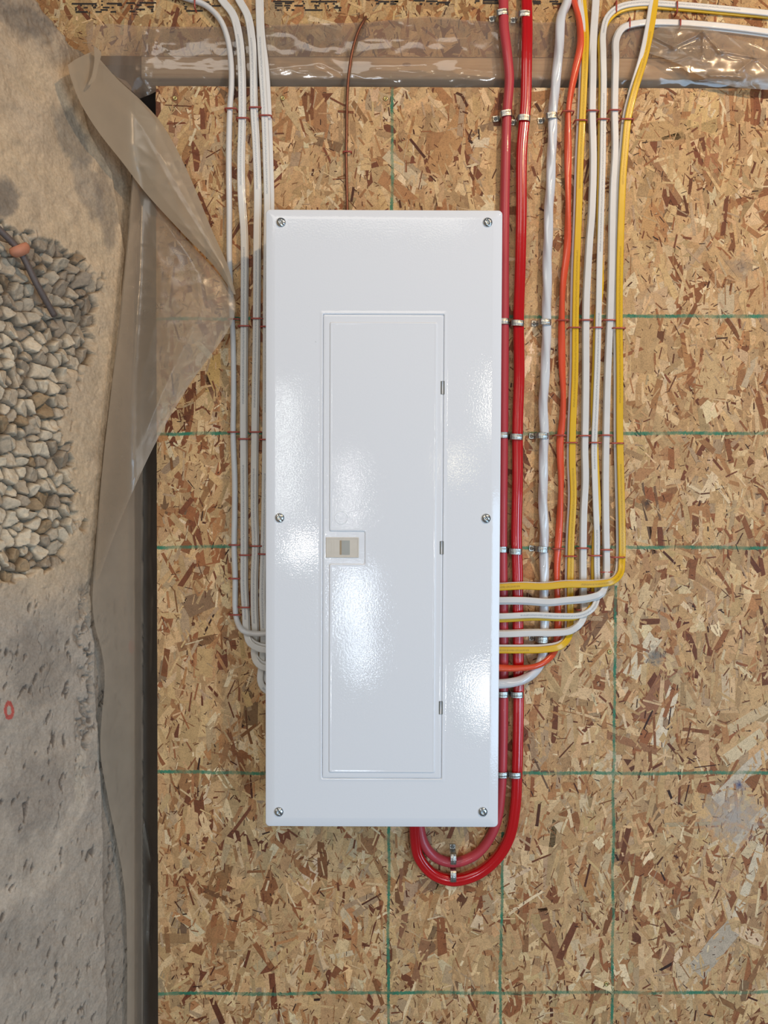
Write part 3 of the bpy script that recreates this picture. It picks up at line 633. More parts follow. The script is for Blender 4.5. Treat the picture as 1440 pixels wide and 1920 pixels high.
# left of the panel --------------------------------------------------
L1 = [(60, -60, TOPY), (180, -42, TOPY), (300, -18, TOPY), (350, -3, TOPY), (385, 10, TOPY), (412, 36, .000), (426, 70, -.002), (433, 115), (434, 160), (431, 205), (429, 300), (430, 400), (430, 480), (433, 560), (437, 640), (438, 740), (437, 810), (440, 900), (440, 960), (439, 1022), (441, 1085), (441, 1140), (444, 1162, -.008), (455, 1182, 'h'), (475, 1188, 'h'), (500, 1188, 'h'), (528, 1188, 'h')]
cable(L1, -.0058, 'round', M['white_plain'], 'narrow round white cable, leftmost on the board', GL, yh=-.024, width=10.5)
L2 = [(390, -40, TOPY), (415, 0, TOPY), (436, 28, .000), (447, 70, -.003), (452, 130), (453, 220), (451, 300), (452, 370), (457, 440), (457, 600), (456, 800), (457, 960), (457, 1040), (457, 1100), (460, 1150), (462, 1185, 'm'), (469, 1206, 'h'), (485, 1216, 'h'), (505, 1219, 'h'), (528, 1219, 'h')]
cable(L2, -.0085, 'flat', M['white_cable'], 'front white flat cable in the second run left of the panel', GL, yh=-.0240, width=12)
cable(L2, -.0030, 'flat', M['white_plain'], 'rear white cable stacked behind in the second run left of the panel', GL, yh=-.0185, dx=3, dy=-6, width=11)
L3 = [(428, -40, TOPY), (447, 0, TOPY), (463, 30, .000), (471, 75, -.003), (474, 130), (475, 200), (479, 270), (482, 360), (481, 440), (480, 600), (477, 800), (476, 960), (478, 1022), (476, 1080), (476, 1140), (478, 1200), (476, 1225, -.008), (480, 1240, 'h'), (490, 1250, 'h'), (508, 1254, 'h'), (528, 1254, 'h')]
cable(L3, -.0085, 'flat', M['white_cable'], 'front white cable with printed text in the third run left of the panel', GL, yh=-.0190, width=11.5)
cable(L3, -.0030, 'flat', M['white_plain'], 'rear white cable stacked behind in the third run left of the panel', GL, yh=-.0135, dx=3, dy=-7, width=11)
L4 = [(484, -40, TOPY), (485, 0, TOPY), (487, 60, -.003), (491, 130), (496, 215), (499, 300), (501, 380), (500, 480), (499, 600), (498, 800), (496, 960), (494, 1040), (492, 1120), (494, 1200), (490, 1250), (488, 1275), (494, 1290), (510, 1300), (528, 1304)]
cable(L4, -.0085, 'flat', M['white_cable'], 'white flat cable touching the left edge of the panel', GL, yh=-.012, width=12)
cable([(p[0]+(4 if p[1] < 130 else 8), p[1]) + (((p[2]+.003),) if len(p) > 2 else ()) for p in L4[:-4]]+[(500, 1275), (520, 1290), (532, 1292)], -.0030, 'flat', M['white_plain'], 'rear white cable half hidden behind the left edge of the panel', GL, yh=-.012, width=11)
# copper ground wire
G = [(688, 29, .020), (684, 36, .004), (672, 58, -.001), (662, 90), (655, 130), (651, 180), (650, 240), (649, 285), (650, 340), (651, 395), (651, 420)]
tag(sweep('ground_wire', catmull([P(p[0], p[1], p[2] if len(p) > 2 else -.0035) for p in G], .005), prof_round(.0026, 0, 0, 12), M['copper']), 'thin bare copper ground wire running from a hole down to the panel top', 'wire')
hp = P(688, 29, .0085)
def lathe(prof, org, axis_y=-1, n=24):
    V, Fc = [], []
    for (r, h) in prof:
        for k in range(n): a = 2*PI*k/n; V.append(Vector((org.x+r*math.cos(a), org.y-h, org.z+r*math.sin(a))))
    for i in range(len(prof)-1):
        for k in range(n): k2 = (k+1) % n; Fc.append((i*n+k, i*n+k2, (i+1)*n+k2, (i+1)*n+k))
    Fc.append(tuple((len(prof)-1)*n+k for k in range(n)))
    return V, Fc
V, Fc = lathe([(.0056, 0), (.0056, .0008), (.0040, .0010), (.0036, .0004)], hp); 
mesh_obj('drilled_hole', V, Fc, M['hole'], rim)['label'] = 'small splintered drill hole for the copper wire'

# ------------------------------------------------------------------ staples
def make_staple(w, depth):
    r = .0014; h = w/2
    pts = [Vector((-h, depth, 0)), Vector((-h, depth*.35, 0)), Vector((-h+.0008, .0006, 0)), Vector((-h+.0024, 0, 0)), Vector((0, -.0002, 0)), Vector((h-.0024, 0, 0)), Vector((h-.0008, .0006, 0)), Vector((h, depth*.35, 0)), Vector((h, depth, 0))]
    return pts, r
SG = 'red insulated cable staples'
def staple(px, py, w, yf, label, vertical=False, ywall=.0):
    p = P(px, py, yf); pts, r = make_staple(w*PXM, ywall-yf)
    if vertical: pts = [Vector((0, q.y, q.x)) for q in pts]
    path = catmull([p+q for q in pts], .0015)
    up = Vector((1, 0, 0)) if vertical else Vector((0, 0, 1))
    tag(sweep('cable_staple', path, prof_round(r, 0, 0, 10), M['staple'], None, 0, up, origin=p+Vector((0, ywall-yf, 0))), label, 'staple', SG)
STY = -.0126
rows = ['topmost', 'second from the top', 'third from the top', 'fourth from the top', 'fifth from the top', 'lowest']
def srow(desc, pts, w=20, yf=STY):
    for i, (x, y) in enumerate(pts):
        r = 'lowest' if i == len(pts)-1 else rows[i]
        staple(x, y, w, yf, 'red staple, %s %s' % (r, desc))
srow('on the leftmost white cable', [(432, 203), (438, 598), (437, 810), (439, 1022), (439, 1085), (440, 1153)], 21)
srow('on the second white run left of the panel', [(454, 221), (457, 611), (457, 823), (459, 1041), (457, 1139)], 22)
srow('on the third white run left of the panel', [(478, 201), (481, 597), (478, 810), (479, 1024)], 22)
srow('on the white run touching the panel', [(497, 216), (499, 612), (497, 824), (495, 1039)], 22)
srow('on the orange cable', [(1066, 208), (1056, 600), (1051, 816), (1048, 1029), (1045, 1204)], 21, -.0138)
srow('on the inner yellow cable', [(1090, 225), (1078, 614), (1072, 830), (1071, 1043), (1066, 1180)], 22)
srow('on the white pair right of the inner yellow cable', [(1112, 207), (1101, 600), (1097, 817), (1094, 1028), (1093, 1144)], 22)
srow('on the printed white and yellow cable pair', [(1132, 223), (1120, 614), (1117, 830), (1118, 1042), (1116, 1111)], 22)
srow('on the white pair left of the outer yellow cable', [(1154, 206), (1143, 600), (1138, 816), (1138, 1031), (1138, 1073)], 22)
srow('on the outer yellow cable beside bare board', [(1176, 223), (1161, 615), (1158, 831), (1160, 1045)], 24, -.0130)
staple(651, 284, 15, -.0068, 'red staple on the bare copper ground wire above the panel')
staple(365, 4, 20, -.003, 'red staple on the leftmost white cable at the upper frame edge', True, .009)
staple(1156, 11, 20, -.002, 'red staple at the bend of the topmost white cable', True, .009)
staple(1270, 12, 20, -.002, 'red staple on the topmost white cable right of the outer yellow cable', True, .009)
staple(1181, 42, 18, -.002, 'red staple at the bend of the second white cable run from the top', True, .009)
staple(1276, 42, 14, -.002, 'red staple on the lower horizontal white run right of the outer yellow cable', True, .009)

# ------------------------------------------------------------------ metal one-hole straps
def strap_meshes(rw, rd):
    """band over a cable of half width rw, height rd; tab at the left"""
    hw = .0052; th = .0009
    out = [(-rw-.012, -.0006), (-rw-.0035, -.0006), (-rw-.0016, -.0030), (-rw-.0010, -rd*.7)]
    for k in range(9):
        a = PI-PI*k/8; out.append((math.cos(a)*(rw+.0010)*(.98), -rd*.72-math.sin(a)**.7*rd*.36 if 0 < k < 8 else -rd*.72))
    out += [(rw+.0012, -rd*.4), (rw+.0013, -.0004)]
    V, Fc = [], []
    for i, (x, y) in enumerate(out):
        j, k = max(i-1, 0), min(i+1, len(out)-1); t = Vector((out[k][0]-out[j][0], out[k][1]-out[j][1])).normalized(); nx, ny = t.y, -t.x
        for (s, z) in ((0, -hw), (1, -hw), (1, -hw*.5), (1.35, 0), (1, hw*.5), (1, hw), (0, hw)):
            V.append(Vector((x+nx*th*s, y+ny*th*s, z)))
    m = 7
    for i in range(len(out)-1):
        for k in range(m): k2 = (k+1) % m; Fc.append((i*m+k, i*m+k2, (i+1)*m+k2, (i+1)*m+k))
    Fc.append(tuple(range(m))); Fc.append(tuple((len(out)-1)*m+k for k in range(m))[::-1])
    return V, Fc
def strap(px, py, rw, rd, label, rot=0.0, ywall=0.0, text=True):
    p = P(px, py, -rd*1.5); e = empty('cable_strap', Vector((p.x, ywall, p.z)))
    V, Fc = strap_meshes(rw, rd); org = Vector(e.location)
    o = mesh_obj('band', [v+org for v in V], Fc, M['galv'], e, False); bevel(o, .0003, 1)
    sp = Vector((-rw-.0075, -.0012, 0))+org
    v2, f2 = lathe([(.0033, 0), (.0033, .0006), (.0026, .0015), (.0010, .0018), (.0009, .0010)], sp, n=16)
    s = mesh_obj('screw', v2, f2, M['tab_screw'], e)
    e.rotation_euler = (0, rot, 0)
    tag(e, label, 'strap', 'galvanised one-hole straps')
R_ = math.radians
q = .0088; Q = .0098
for (y, d, x, rt) in ((10, 'topmost, at the upper frame edge', 945, -8), (207, 'above the panel top corner', 951, -8), (600, 'level with the topmost green line', 945, 0), (815, 'level with the second green line', 944, 0), (1031, 'level with the panel latch', 942, 0), (1305, 'just below the bundle of sideways cables', 944, 0), (1457, 'near the panel bottom', 943, 0)):
    strap(x, y, .0092, .0172, 'metal strap on the dull pinkish-red cable, '+d, R_(rt), .009 if y < 100 else 0)
for (y, d, x, rt) in ((38/4.2+3, 'topmost, at the upper frame edge', 988, 0), (215, 'above the panel top corner', 985, 3), (603, 'level with the top of the panel door', 973, 3), (818, 'between panel top hinge and latch', 971, 3), (1035, 'level with the panel latch', 969, 2), (1306, 'just below the bundle of sideways cables', 972, 0), (1458, 'near the panel bottom', 968, 0)):
    strap(x, y, .0100, .0198, 'metal strap on the bright red cable, '+d, R_(rt), .009 if y < 100 else 0)
for (y, d, x, rt) in ((211, 'topmost, above the panel', 1037, -4), (601, 'second from the top', 1025, 3), (816, 'third from the top', 1020, 2), (1031, 'fourth from the top', 1020, 3), (1202, 'lowest, between the sideways white and yellow cables', 1020, 2)):
    strap(x, y, .0092, .0182, 'metal strap on the thick white twisted cable, '+d, R_(rt))
strap(851, 1617, .0092, .0172, 'metal strap on the pinkish-red cable loop under the panel', R_(90))
strap(851, 1650, .0100, .0198, 'metal strap on the bright red cable loop under the panel', R_(90))

# ------------------------------------------------------------------ breaker panel
YP = -.100
A_, B_ = P(498.5, 392, YP), P(943, 392, YP); C_, D_ = P(497, 1550, YP), P(933.5, 1550, YP)
px0, px1 = (A_.x+C_.x)/2, (B_.x+D_.x)/2; pz1, pz0 = A_.z, C_.z
pan = empty('breaker_panel', Vector(((px0+px1)/2, 0, pz0)))
tag(pan, 'tall white enamelled electrical breaker panel with closed door, screwed to the board', 'electrical panel')
def rrect(x0, x1, z0, z1, r, n=6):
    out = []
    for (cx, cz, a0) in ((x1-r, z1-r, 0), (x0+r, z1-r, 90), (x0+r, z0+r, 180), (x1-r, z0+r, 270)):
        for k in range(n+1): a = math.radians(a0+90*k/n); out.append((cx+r*math.cos(a), cz+r*math.sin(a)))
    return out
def loops(name, ls, mat, parent, cap_last=True, cap_first=False, smooth=True):
    V, Fc = [], []; n = len(ls[0][0])
    for (lp, y) in ls: V += [Vector((x, y, z)) for (x, z) in lp]
    for i in range(len(ls)-1):
        for k in range(n): k2 = (k+1) % n; Fc.append((i*n+k, (i+1)*n+k, (i+1)*n+k2, i*n+k2))
    if cap_last: Fc.append(tuple((len(ls)-1)*n+k for k in range(n))[::-1])
    if cap_first: Fc.append(tuple(range(n)))
    return mesh_obj(name, V, Fc, mat, parent, smooth)
mm = .001
dx0, dx1 = P(605.5, 1020, YP).x, P(829.5, 1020, YP).x; dz1, dz0 = P(718, 590, YP).z, P(718, 1459, YP).z
def ins(x0, x1, z0, z1, d, r): return rrect(x0+d, x1-d, z0+d, z1-d, r)
cover_l = [(ins(px0, px1, pz0, pz1, 0, 7*mm), YP+14*mm), (ins(px0, px1, pz0, pz1, 0, 7*mm), YP+2.6*mm), (ins(px0, px1, pz0, pz1, .5*mm, 7*mm), YP+1.3*mm), (ins(px0, px1, pz0, pz1, 1.4*mm, 6.5*mm), YP+.8*mm),
           (ins(px0, px1, pz0, pz1, 13.5*mm, 3*mm), YP+.25*mm), (ins(px0, px1, pz0, pz1, 14.5*mm, 3*mm), YP+.0*mm), (ins(px0, px1, pz0, pz1, 16*mm, 3*mm), YP),
           (ins(dx0, dx1, dz0, dz1, -8*mm, 3*mm), YP), (ins(dx0, dx1, dz0, dz1, -4.2*mm, 3*mm), YP), (ins(dx0, dx1, dz0, dz1, -3.2*mm, 3*mm), YP-.35*mm), (ins(dx0, dx1, dz0, dz1, -1.8*mm, 2.4*mm), YP-.35*mm), (ins(dx0, dx1, dz0, dz1, -.9*mm, 2*mm), YP+.3*mm),
           (ins(dx0, dx1, dz0, dz1, -.8*mm, 2*mm), YP+3.0*mm), (ins(dx0, dx1, dz0, dz1, 3*mm, 2*mm), YP+3.0*mm)]
cover = loops('cover', cover_l, M['paint'], pan)
bxo = 9*mm
encl = loops('enclosure', [(ins(px0, px1, pz0, pz1, bxo, 2*mm), -.0005), (ins(px0, px1, pz0, pz1, bxo, 2*mm), YP+6*mm)], simple('grey_painted_box_steel', (150, 152, 152), .4), pan, True, True, False)
door = loops('door', [(ins(dx0, dx1, dz0, dz1, .1*mm, 2.4*mm), YP+2.9*mm), (ins(dx0, dx1, dz0, dz1, .1*mm, 2.4*mm), YP+.7*mm), (ins(dx0, dx1, dz0, dz1, .5*mm, 2.4*mm), YP+.1*mm), (ins(dx0, dx1, dz0, dz1, 1.1*mm, 2.2*mm), YP-.1*mm), (ins(dx0, dx1, dz0, dz1, 4*mm, 2*mm), YP-.1*mm)], M['paint'], pan)
# raised field with a notch round the latch
X = lambda x: P(x, 1020, YP).x
Z = lambda y: P(718, y, YP).z
def round_poly(pts, r, n=5):
    out = []; m = len(pts)
    for i in range(m):
        a, b, c = [Vector(pts[(i+k) % m]) for k in (-1, 0, 1)]
        u = (a-b).normalized(); v = (c-b).normalized(); s, e = b+u*r, b+v*r
        for k in range(n+1):
            t = k/n; out.append(tuple(s*(1-t)**2+b*2*t*(1-t)+e*t*t))
    return out
def notch(d):
    x0, x1, z0, z1 = X(617)+d, X(818)-d, Z(1449)+d, Z(604)-d; nx, na, nb = X(683.5)+d, Z(997)+d, Z(1057)-d
    return [(x0, z0), (x1, z0), (x1, z1), (x0, z1), (x0, na), (nx, na), (nx, nb), (x0, nb)][::-1]
rl = []
for (d, y, r) in ((0, 0, 3.4), (.9, -1.1, 3.4), (1.7, -1.7, 3.0), (2.8, -1.8, 3.0), (4.2, -1.4, 2.8), (5.4, -1.4, 2.6)):
    rl.append((round_poly(notch(d*mm), r*mm)[::-1], YP-.1*mm+y*mm))
loops('raised_field', rl, M['paint'], door)
# embossed round mark
ec = P(640, 971, YP); yb = YP-1.5*mm
V, Fc = [], []
for k in range(32):
    a = 2*PI*k/32
    for (r, h) in ((.0112, 0), (.0108, .00035), (.0100, .00035), (.0096, 0)): V.append(Vector((ec.x+r*math.cos(a), yb-h, ec.z+r*math.sin(a))))
for k in range(32):
    k2 = (k+1) % 32
    for j in range(3): Fc.append((k*4+j, k2*4+j, k2*4+j+1, k*4+j+1))
for (a0, a1, c0, c1) in ((-.0006, .0004, -.0040, .0055), (-.0028, .0026, -.0062, -.0050), (-.0028, .0044, -.0085, -.0074)):
    b = len(V)
    for (xx, zz) in ((a0, c0), (a1, c0), (a1, c1), (a0, c1)): V.append(Vector((ec.x+xx, yb-.0004, ec.z+zz)))
    for (xx, zz) in ((a0, c0), (a1, c0), (a1, c1), (a0, c1)): V.append(Vector((ec.x+xx, yb+.0002, ec.z+zz)))
    Fc += [(b, b+1, b+2, b+3)]+[(b+k, b+(k+1) % 4, b+4+(k+1) % 4, b+4+k) for k in range(4)]
mesh_obj('embossed_mark', V, Fc, M['paint'], door, False)
# latch
lx0, lx1, lz0, lz1 = X(611), X(673), Z(1046), Z(1008)
lat = loops('latch', [(rrect(lx0, lx1, lz0, lz1, 1*mm), YP+.5*mm), (rrect(lx0, lx1, lz0, lz1, 1*mm), YP-.7*mm), (ins(lx0, lx1, lz0, lz1, .6*mm, .8*mm), YP-1.1*mm), (ins(lx0, lx1, lz0, lz1, 2.2*mm, .5*mm), YP-1.1*mm), (ins(lx0, lx1, lz0, lz1, 2.6*mm, .5*mm), YP-.8*mm)], M['latch'], door, smooth=False)
sx0, sx1, sz0, sz1 = X(637), X(656), Z(1040.5), Z(1013.5)
loops('latch_slot', [(rrect(sx0, sx1, sz0, sz1, .5*mm), YP-.7*mm), (rrect(sx0, sx1, sz0, sz1, .5*mm), YP-1.0*mm)], M['latch_slot'], door, smooth=False)['label'] = 'grey latch thumb slot'
loops('latch_shadow_gap', [(rrect(sx0, sx0+3.2*mm, sz0, sz1, .4*mm), YP-.9*mm), (rrect(sx0, sx0+3.2*mm, sz0, sz1, .4*mm), YP-1.03*mm)], simple('latch_edge_shade', (168, 148, 120), .5), door, smooth=False)  # darker tan strip, shade at the slot's inner edge put into colour
for xr in (621.5, 626.5):
    loops('latch_rib', [(rrect(X(xr), X(xr)+.5*mm, Z(1040), Z(1014), .2*mm), YP-.7*mm), (rrect(X(xr), X(xr)+.5*mm, Z(1040), Z(1014), .2*mm), YP-1.0*mm)], M['latch'], door, smooth=False)
# hinges
for (hx, hy) in ((828, 727), (826, 1027), (825.5, 1327)):
    z = P(hx, hy, YP).z; x = dx1-1.2*mm; h = 11*mm
    hg = loops('hinge', [(rrect(x-3.2*mm, x+3.4*mm, z-h, z+h, .8*mm), YP+.4*mm), (rrect(x-3.2*mm, x+3.4*mm, z-h, z+h, .8*mm), YP-.38*mm)], M['dark'], pan, smooth=False)
    hg['label'] = 'dark hinge slot with white knuckle'
    V, Fc = [], []
    for (zz) in (z-h*.96, z+h*.96):
        for k in range(10): a = 2*PI*k/10; V.append(Vector((x-.2*mm+1.1*mm*math.cos(a), YP-.5*mm+1.0*mm*math.sin(a), zz)))
    Fc = [(k, (k+1) % 10, 10+(k+1) % 10, 10+k) for k in range(10)]+[tuple(range(10)), tuple(range(10, 20))[::-1]]
    mesh_obj('hinge_knuckle', V, Fc, M['paint'], hg)
# cover screws
def pan_screw(p, parent, R=.0078):
    prof = [(R, 0), (R, .0006), (R*.93, .0017), (R*.75, .0028), (R*.5, .0035), (R*.26, .0038), (R*.24, .0026), (R*.05, .0024)]
    V, Fc = lathe(prof, p, n=28)
    V = [Vector(v) for v in V]
    # pressed slot: push vertices near two crossed grooves inwards
    out = []
    for v in V:
        u, w_ = v.x-p.x, v.z-p.z; r = math.hypot(u, w_)
        a = .6; c1 = abs(u*math.cos(a)+w_*math.sin(a)); 
        if r > R*.2 and r < R*.8 and c1 < R*.12: v = v+Vector((0, .0016, 0))
        out.append(v)
    return mesh_obj('screw', out, Fc, M['zinc'], parent)
for (sx, sy) in ((527, 417), (914.5, 417), (524.5, 971), (911.5, 972), (523, 1522), (905.5, 1522)):
    s = pan_screw(P(sx, sy, YP-.0001), pan)

# board screws
for (sx, sy, d) in ((328, 184, 'at the top left corner of the board'), (530, 184, 'near the board top above the panel, left of the copper wire'), (723, 185, 'near the board top beside the upright green line'), (1143, 1222, 'beside the outer upright green line below the cables'), (1137, 1845, 'just above the lowest green line')):
    p = P(sx, sy, -.0004)
    V, Fc = lathe([(.0042, 0), (.0042, .0006), (.0030, .0012), (.0019, .0010), (.0017, .0002)], p, n=18)
    tag(mesh_obj('board_screw', V, Fc, M['brass']), 'small yellowish screw head '+d, 'screw', 'screws fixing the board')

# ------------------------------------------------------------------ form tie in the concrete
tie = empty('form_tie', on_wall(60, 520)); tag(tie, 'rusty grey form tie rod with faded orange cone stuck in the honeycombed concrete', 'form tie')
pt = [on_wall(-40, 395, .004), on_wall(0, 432, .006), on_wall(36, 470, .008), on_wall(70, 535, .008), on_wall(102, 592, .002)]
sweep('rod', catmull(pt, .004), prof_round(.0048, 3, .06, 10), M['tie_rod'], tie, 0, NRM)
c0, c1 = on_wall(22, 474, .010), on_wall(44, 460, .012); ax = (c1-c0).normalized()
cpth = [c0+(c1-c0)*k/5 for k in range(6)]
V, Fc, n = [], [], 16
tdir = (on_wall(70, 535)-on_wall(36, 470)).normalized()
for (rr, h) in ((.004, -.007), (.0135, -.006), (.0155, -.001), (.0150, .003), (.0105, .008), (.004, .009)):
    c = on_wall(37, 468, .010)+tdir*h; b1 = tdir.cross(NRM).normalized(); b2 = tdir.cross(b1)
    for k in range(n): a = 2*PI*k/n; V.append(c+b1*(rr*1.1*math.cos(a))+b2*(rr*.8*math.sin(a)))
for i in range(5):
    for k in range(n): k2 = (k+1) % n; Fc.append((i*n+k, i*n+k2, (i+1)*n+k2, (i+1)*n+k))
Fc += [tuple(range(n)), tuple(5*n+k for k in range(n))[::-1]]
mesh_obj('cone', V, Fc, M['tie_cone'], tie)['label'] = 'faded orange cone'

# ------------------------------------------------------------------ polyethylene vapour barrier
def resample(pl, n):
    pts = [Vector(p) for p in pl]; d = [0]
    for i in range(1, len(pts)): d.append(d[-1]+(pts[i]-pts[i-1]).length)
    out = []
    for k in range(n):
        s = d[-1]*k/(n-1); i = 0
        while i < len(pts)-2 and d[i+1] < s: i += 1
        f = (s-d[i])/max(1e-9, d[i+1]-d[i]); out.append(pts[i].lerp(pts[i+1], min(1, f)))
    return out
def wallY(px):
    k = (720-px)/F
    return -max(0, (k*1.34+WX)/(k+.5))
def patch(rows_, nu, nv, wr=.002, seed=0, creases=(), gap=.016, reach=268, fall=16):
    """rows_: list of polylines (px,py,Y) read across; lofted with catmull down the list"""
    R0 = [resample([tuple(p) for p in r], nu) for r in rows_]
    V = []
    for i in range(nu):
        colp = [R0[k][i] for k in range(len(R0))]
        dense = []
        tot = len(colp)-1
        for j in range(nv):
            t = j/(nv-1)*tot; k = min(int(t), tot-1); f = t-k
            p0 = colp[max(k-1, 0)]; p1 = colp[k]; p2 = colp[k+1]; p3 = colp[min(k+2, tot)]
            q = .5*((2*p1)+(-p0+p2)*f+(2*p0-5*p1+4*p2-p3)*f*f+(-p0+3*p1-3*p2+p3)*f**3)
            dense.append(q)
        V.append(dense)
    out = []
    for i in range(nu):
        for j in range(nv):
            q = V[i][j]; x, y = q.x, q.y
            ed = min(1, min(i, nu-1-i)/3., min(j, nv-1-j)/3.)
            nzv = float(fbm(np.array([x/38.+seed]), np.array([y/38.]), 5+seed, 3)[0])-.5
            rd = 1-abs(float(fbm(np.array([x/60.+seed*3]), np.array([y/26.]), 15+seed, 2)[0])-.5)*4
            Y = q.z+wr*(nzv*1.4)-wr*max(0, rd)**3*.9
            for (ax_, ay_, bx_, by_, amp, sg) in creases:
                dx_, dy_ = bx_-ax_, by_-ay_; L2 = dx_*dx_+dy_*dy_; t = max(0, min(1, ((x-ax_)*dx_+(y-ay_)*dy_)/L2))
                dd = math.hypot(x-ax_-dx_*t, y-ay_-dy_*t); Y -= amp*math.exp(-dd/sg)
            if x < reach:
                lim = wallY(x)-gap*min(1, (reach-x)/fall); k_ = .010
                h_ = max(k_-abs(Y-lim), 0)/k_; Y = min(Y, lim)-h_*h_*k_*.25
            out.append(P(x, y, Y))
    Fc = [(i*nv+j, i*nv+j+1, (i+1)*nv+j+1, (i+1)*nv+j) for i in range(nu-1) for j in range(nv-1)]
    return out, Fc
def sheet(name, patches, mat, label, cat):
    V, Fc = [], []
    for (v, f) in patches: b = len(V); V += v; Fc += [tuple(b+k for k in q) for q in f]
    o = mesh_obj(name, V, Fc, mat, None, True); return tag(o, label, cat)
top_rows = [
    [(164, 60, -.004), (175, 48, .004), (205, 44, .006), (280, 50, .007), (440, 50, .0075), (560, 45, .0075), (690, 42, .0075), (800, 30, .0075), (880, 38, .0075), (960, 43, .0075), (1060, 41, .0075), (1180, 45, .006), (1300, 52, .006), (1450, 60, .006)],
    [(163, 76, -.004), (210, 76, .004), (300, 78, .005), (450, 74, .006), (700, 70, .006), (900, 68, .006), (1160, 70, .006), (1450, 80, .006)],
    [(168, 96, -.004), (212, 98, .004), (300, 98, .005), (450, 96, .0055), (700, 96, .0055), (900, 96, .0055), (1160, 98, .0055), (1450, 104, .0055)],
    [(190, 120, .000), (230, 122, .004), (300, 122, .004), (450, 124, .0045), (700, 124, .0045), (900, 124, .0045), (1160, 126, .0045), (1450, 130, .0045)],
    [(225, 150, .010), (262, 145, .009), (300, 142, .007), (450, 142, .007), (700, 143, .007), (900, 143, .007), (1160, 146, .007), (1450, 150, .007)],
    [(262, 185, .022), (280, 178, .018), (300, 168, .0165), (450, 166, .0165), (700, 166, .0165), (900, 166, .0165), (1160, 168, .0165), (1450, 172, .0165)]]
cre = [(231, 48, 238, 92, .004, 3), (238, 92, 271, 142, .003, 3), (294, 50, 291, 80, .0035, 3), (291, 80, 271, 142, .004, 3), (316, 98, 308, 128, .002, 3), (480, 135, 600, 118, .0025, 5), (600, 118, 640, 138, .0025, 5), (700, 125, 800, 122, .002, 5), (860, 128, 945, 140, .002, 5)]
sheet('plastic_sheet', [patch(top_rows, 240, 34, .0009, 1, cre)], M['film_top'], 'clear plastic vapour barrier wrapped over the wood plate along the board top', 'plastic sheet')
# loose flap at upper right
fr = [[(1215, 62, .004), (1240, 50, .000), (1290, 47, -.004), (1325, 52, -.008), (1370, 70, -.012), (1410, 82, -.014), (1470, 96, -.014)],
      [(1208, 78, .003), (1250, 84, -.004), (1300, 82, -.010), (1350, 88, -.016), (1400, 100, -.018), (1470, 118, -.018)],
      [(1204, 90, .002), (1250, 104, -.006), (1300, 112, -.014), (1350, 122, -.020), (1400, 132, -.022), (1470, 142, -.022)],
      [(1202, 96, .001), (1240, 107, -.004), (1275, 121, -.008), (1305, 138, -.012), (1330, 152, -.014), (1380, 164, -.014), (1470, 171, -.014)]]
crf = [(1228, 70, 1262, 88, .006, 3), (1262, 88, 1319, 60, .009, 3), (1319, 60, 1318, 105, .005, 3), (1319, 60, 1350, 96, .007, 4), (1350, 96, 1418, 108, .006, 4), (1416, 108, 1384, 133, .008, 3), (1330, 142, 1390, 144, .007, 4), (1370, 70, 1440, 130, .003, 4)]
sheet('plastic_sheet', [patch(fr, 110, 50, .0022, 4, crf)], M['film_flap'], 'loose crumpled plastic flap hanging at the upper right corner', 'plastic sheet')
# sheet behind, hanging in the gap between concrete and board
back_rows = [[(248, 330, .004), (262, 330, .004), (280, 330, .045), (300, 330, .100)],
             [(238, 460, -.010), (256, 460, .008), (278, 460, .045), (300, 460, .100)],
             [(212, 700, -.030), (240, 700, -.004), (272, 700, .045), (300, 700, .100)],
             [(190, 900, -.045), (236, 900, -.010), (272, 900, .045), (300, 900, .100)],
             [(175, 1090, -.052), (232, 1090, -.014), (272, 1090, .045), (300, 1090, .100)],
             [(176, 1160, -.050), (232, 1160, -.014), (272, 1160, .045), (300, 1160, .100)],
             [(196, 1260, -.046), (236, 1260, -.012), (272, 1260, .045), (300, 1260, .100)],
             [(188, 1400, -.044), (236, 1400, -.012), (272, 1400, .045), (300, 1400, .100)],
             [(203, 1500, -.040), (238, 1500, -.010), (272, 1500, .045), (300, 1500, .100)],
             [(230, 1640, -.020), (246, 1640, -.006), (274, 1640, .045), (300, 1640, .100)],
             [(238, 1760, -.014), (250, 1760, -.004), (274, 1760, .045), (300, 1760, .100)],
             [(238, 1960, -.014), (250, 1960, -.004), (274, 1960, .045), (300, 1960, .100)]]
crb = [(283, 920, 281, 1015, .004, 3), (283, 1040, 286, 1100, .004, 3), (287, 1120, 284, 1260, .005, 3), (270, 1543, 283, 1610, .012, 2.5), (283, 1660, 279, 1760, .016, 3), (279, 1760, 284, 1800, .006, 3), (235, 1100, 205, 1400, .007, 4), (250, 1100, 236, 1350, .006, 3), (262, 1420, 228, 1520, .006, 3), (240, 1500, 243, 1700, .006, 3)]
sheet('plastic_sheet', [patch(back_rows, 70, 260, .0022, 9, crb)], M['film_side'], 'hazy plastic sheet hanging in the gap between concrete wall and board', 'plastic sheet')
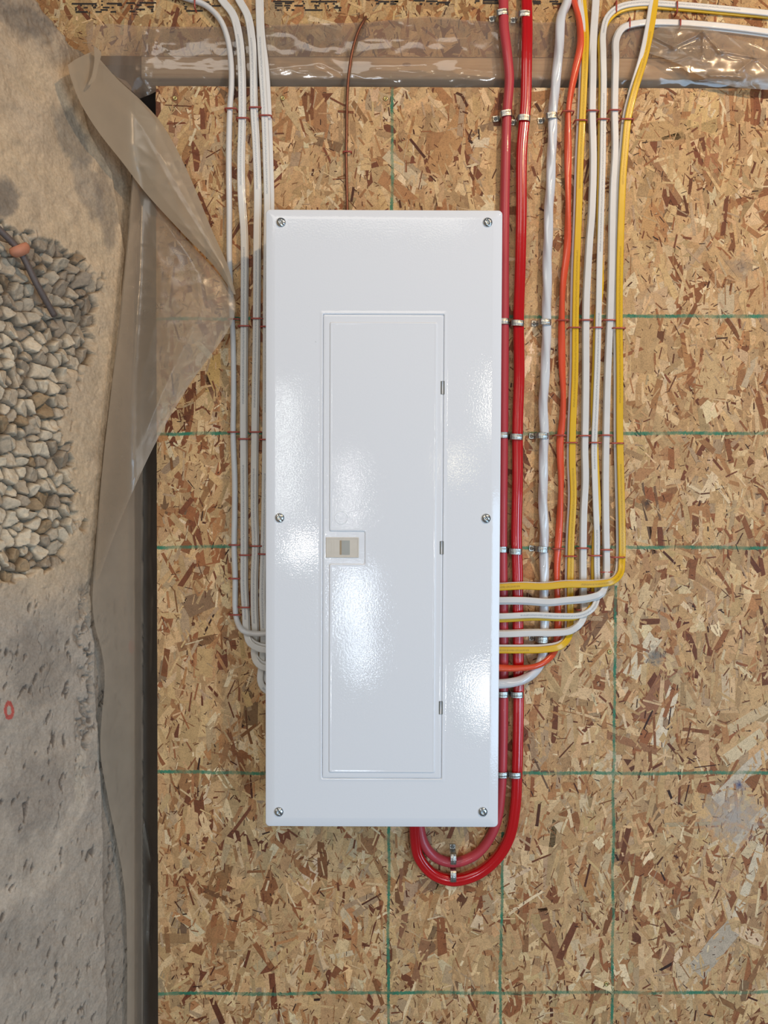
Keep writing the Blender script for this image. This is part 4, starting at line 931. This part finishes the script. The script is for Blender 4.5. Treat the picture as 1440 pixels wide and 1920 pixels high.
# the curled triangular flap and the folded band above it
B_rows = [[(250, 330, -.012), (252, 332, -.012), (256, 337, -.013), (260, 343, -.014)],
          [(243, 430, -.020), (275, 425, -.030), (310, 418, -.036), (338, 436, -.032)],
          [(238, 480, -.024), (295, 480, -.040), (360, 490, -.046), (410, 515, -.034)],
          [(232, 540, -.028), (300, 545, -.045), (380, 550, -.050), (441, 565, -.030)],
          [(224, 620, -.034), (290, 620, -.048), (360, 618, -.050), (426, 622, -.034)],
          [(208, 740, -.042), (255, 740, -.050), (305, 735, -.052), (355, 722, -.042)],
          [(192, 880, -.050), (222, 870, -.054), (252, 860, -.052), (288, 838, -.048)],
          [(184, 1000, -.056), (200, 990, -.058), (215, 985, -.056), (226, 975, -.054)],
          [(178, 1090, -.058), (181, 1088, -.058), (184, 1085, -.058), (187, 1080, -.057)]]
sheet('plastic_flap', [patch(B_rows, 60, 120, .0012, 13, [], .030, 330, 70)], M['film_flap'], 'triangular translucent plastic flap curling over the left edge of the board', 'plastic sheet')
A_rows = [[(127, 122, -.085), (140, 112, -.080), (160, 102, -.070), (174, 96, -.060), (188, 112, -.050)],
          [(134, 150, -.082), (152, 146, -.080), (180, 140, -.070), (205, 138, -.055), (222, 150, -.045)],
          [(152, 195, -.078), (175, 190, -.078), (215, 180, -.066), (246, 176, -.050), (262, 186, -.040)],
          [(185, 248, -.066), (212, 240, -.070), (250, 226, -.062), (285, 218, -.050), (299, 226, -.036)],
          [(230, 305, -.050), (258, 300, -.058), (290, 288, -.060), (312, 275, -.050), (330, 277, -.036)],
          [(276, 365, -.044), (300, 362, -.050), (325, 352, -.054), (345, 345, -.048), (362, 345, -.036)],
          [(345, 440, -.042), (360, 438, -.048), (375, 432, -.050), (386, 430, -.046), (397, 430, -.036)],
          [(400, 497, -.040), (408, 497, -.044), (415, 497, -.046), (421, 497, -.042), (427, 498, -.036)],
          [(438, 552, -.036), (439, 552, -.037), (440, 552, -.037), (441, 552, -.036), (442, 552, -.035)]]
cra = [(195, 130, 300, 290, .004, 8), (160, 112, 175, 160, .004, 3), (300, 290, 420, 500, .003, 8)]
sheet('plastic_flap', [patch(A_rows, 50, 120, .0014, 17, cra, .042, 330, 70)], M['film_double'], 'folded milky plastic band crossing diagonally over the board corner', 'plastic sheet')
# torn strip at the top of the fold
tv = [[(176, 90, -.088), (178, 86, -.088), (181, 90, -.088)], [(177, 108, -.088), (182, 106, -.090), (190, 100, -.088)], [(176, 122, -.088), (181, 124, -.090), (184, 124, -.088)], [(172, 142, -.086), (176, 146, -.088), (179, 148, -.086)], [(165, 158, -.084), (166, 160, -.085), (167, 160, -.084)]]
sheet('torn_plastic_strip', [patch(tv, 8, 24, .001, 23, [], .060)], M['film_double'], 'small torn strip of milky plastic at the top of the fold', 'plastic strip')
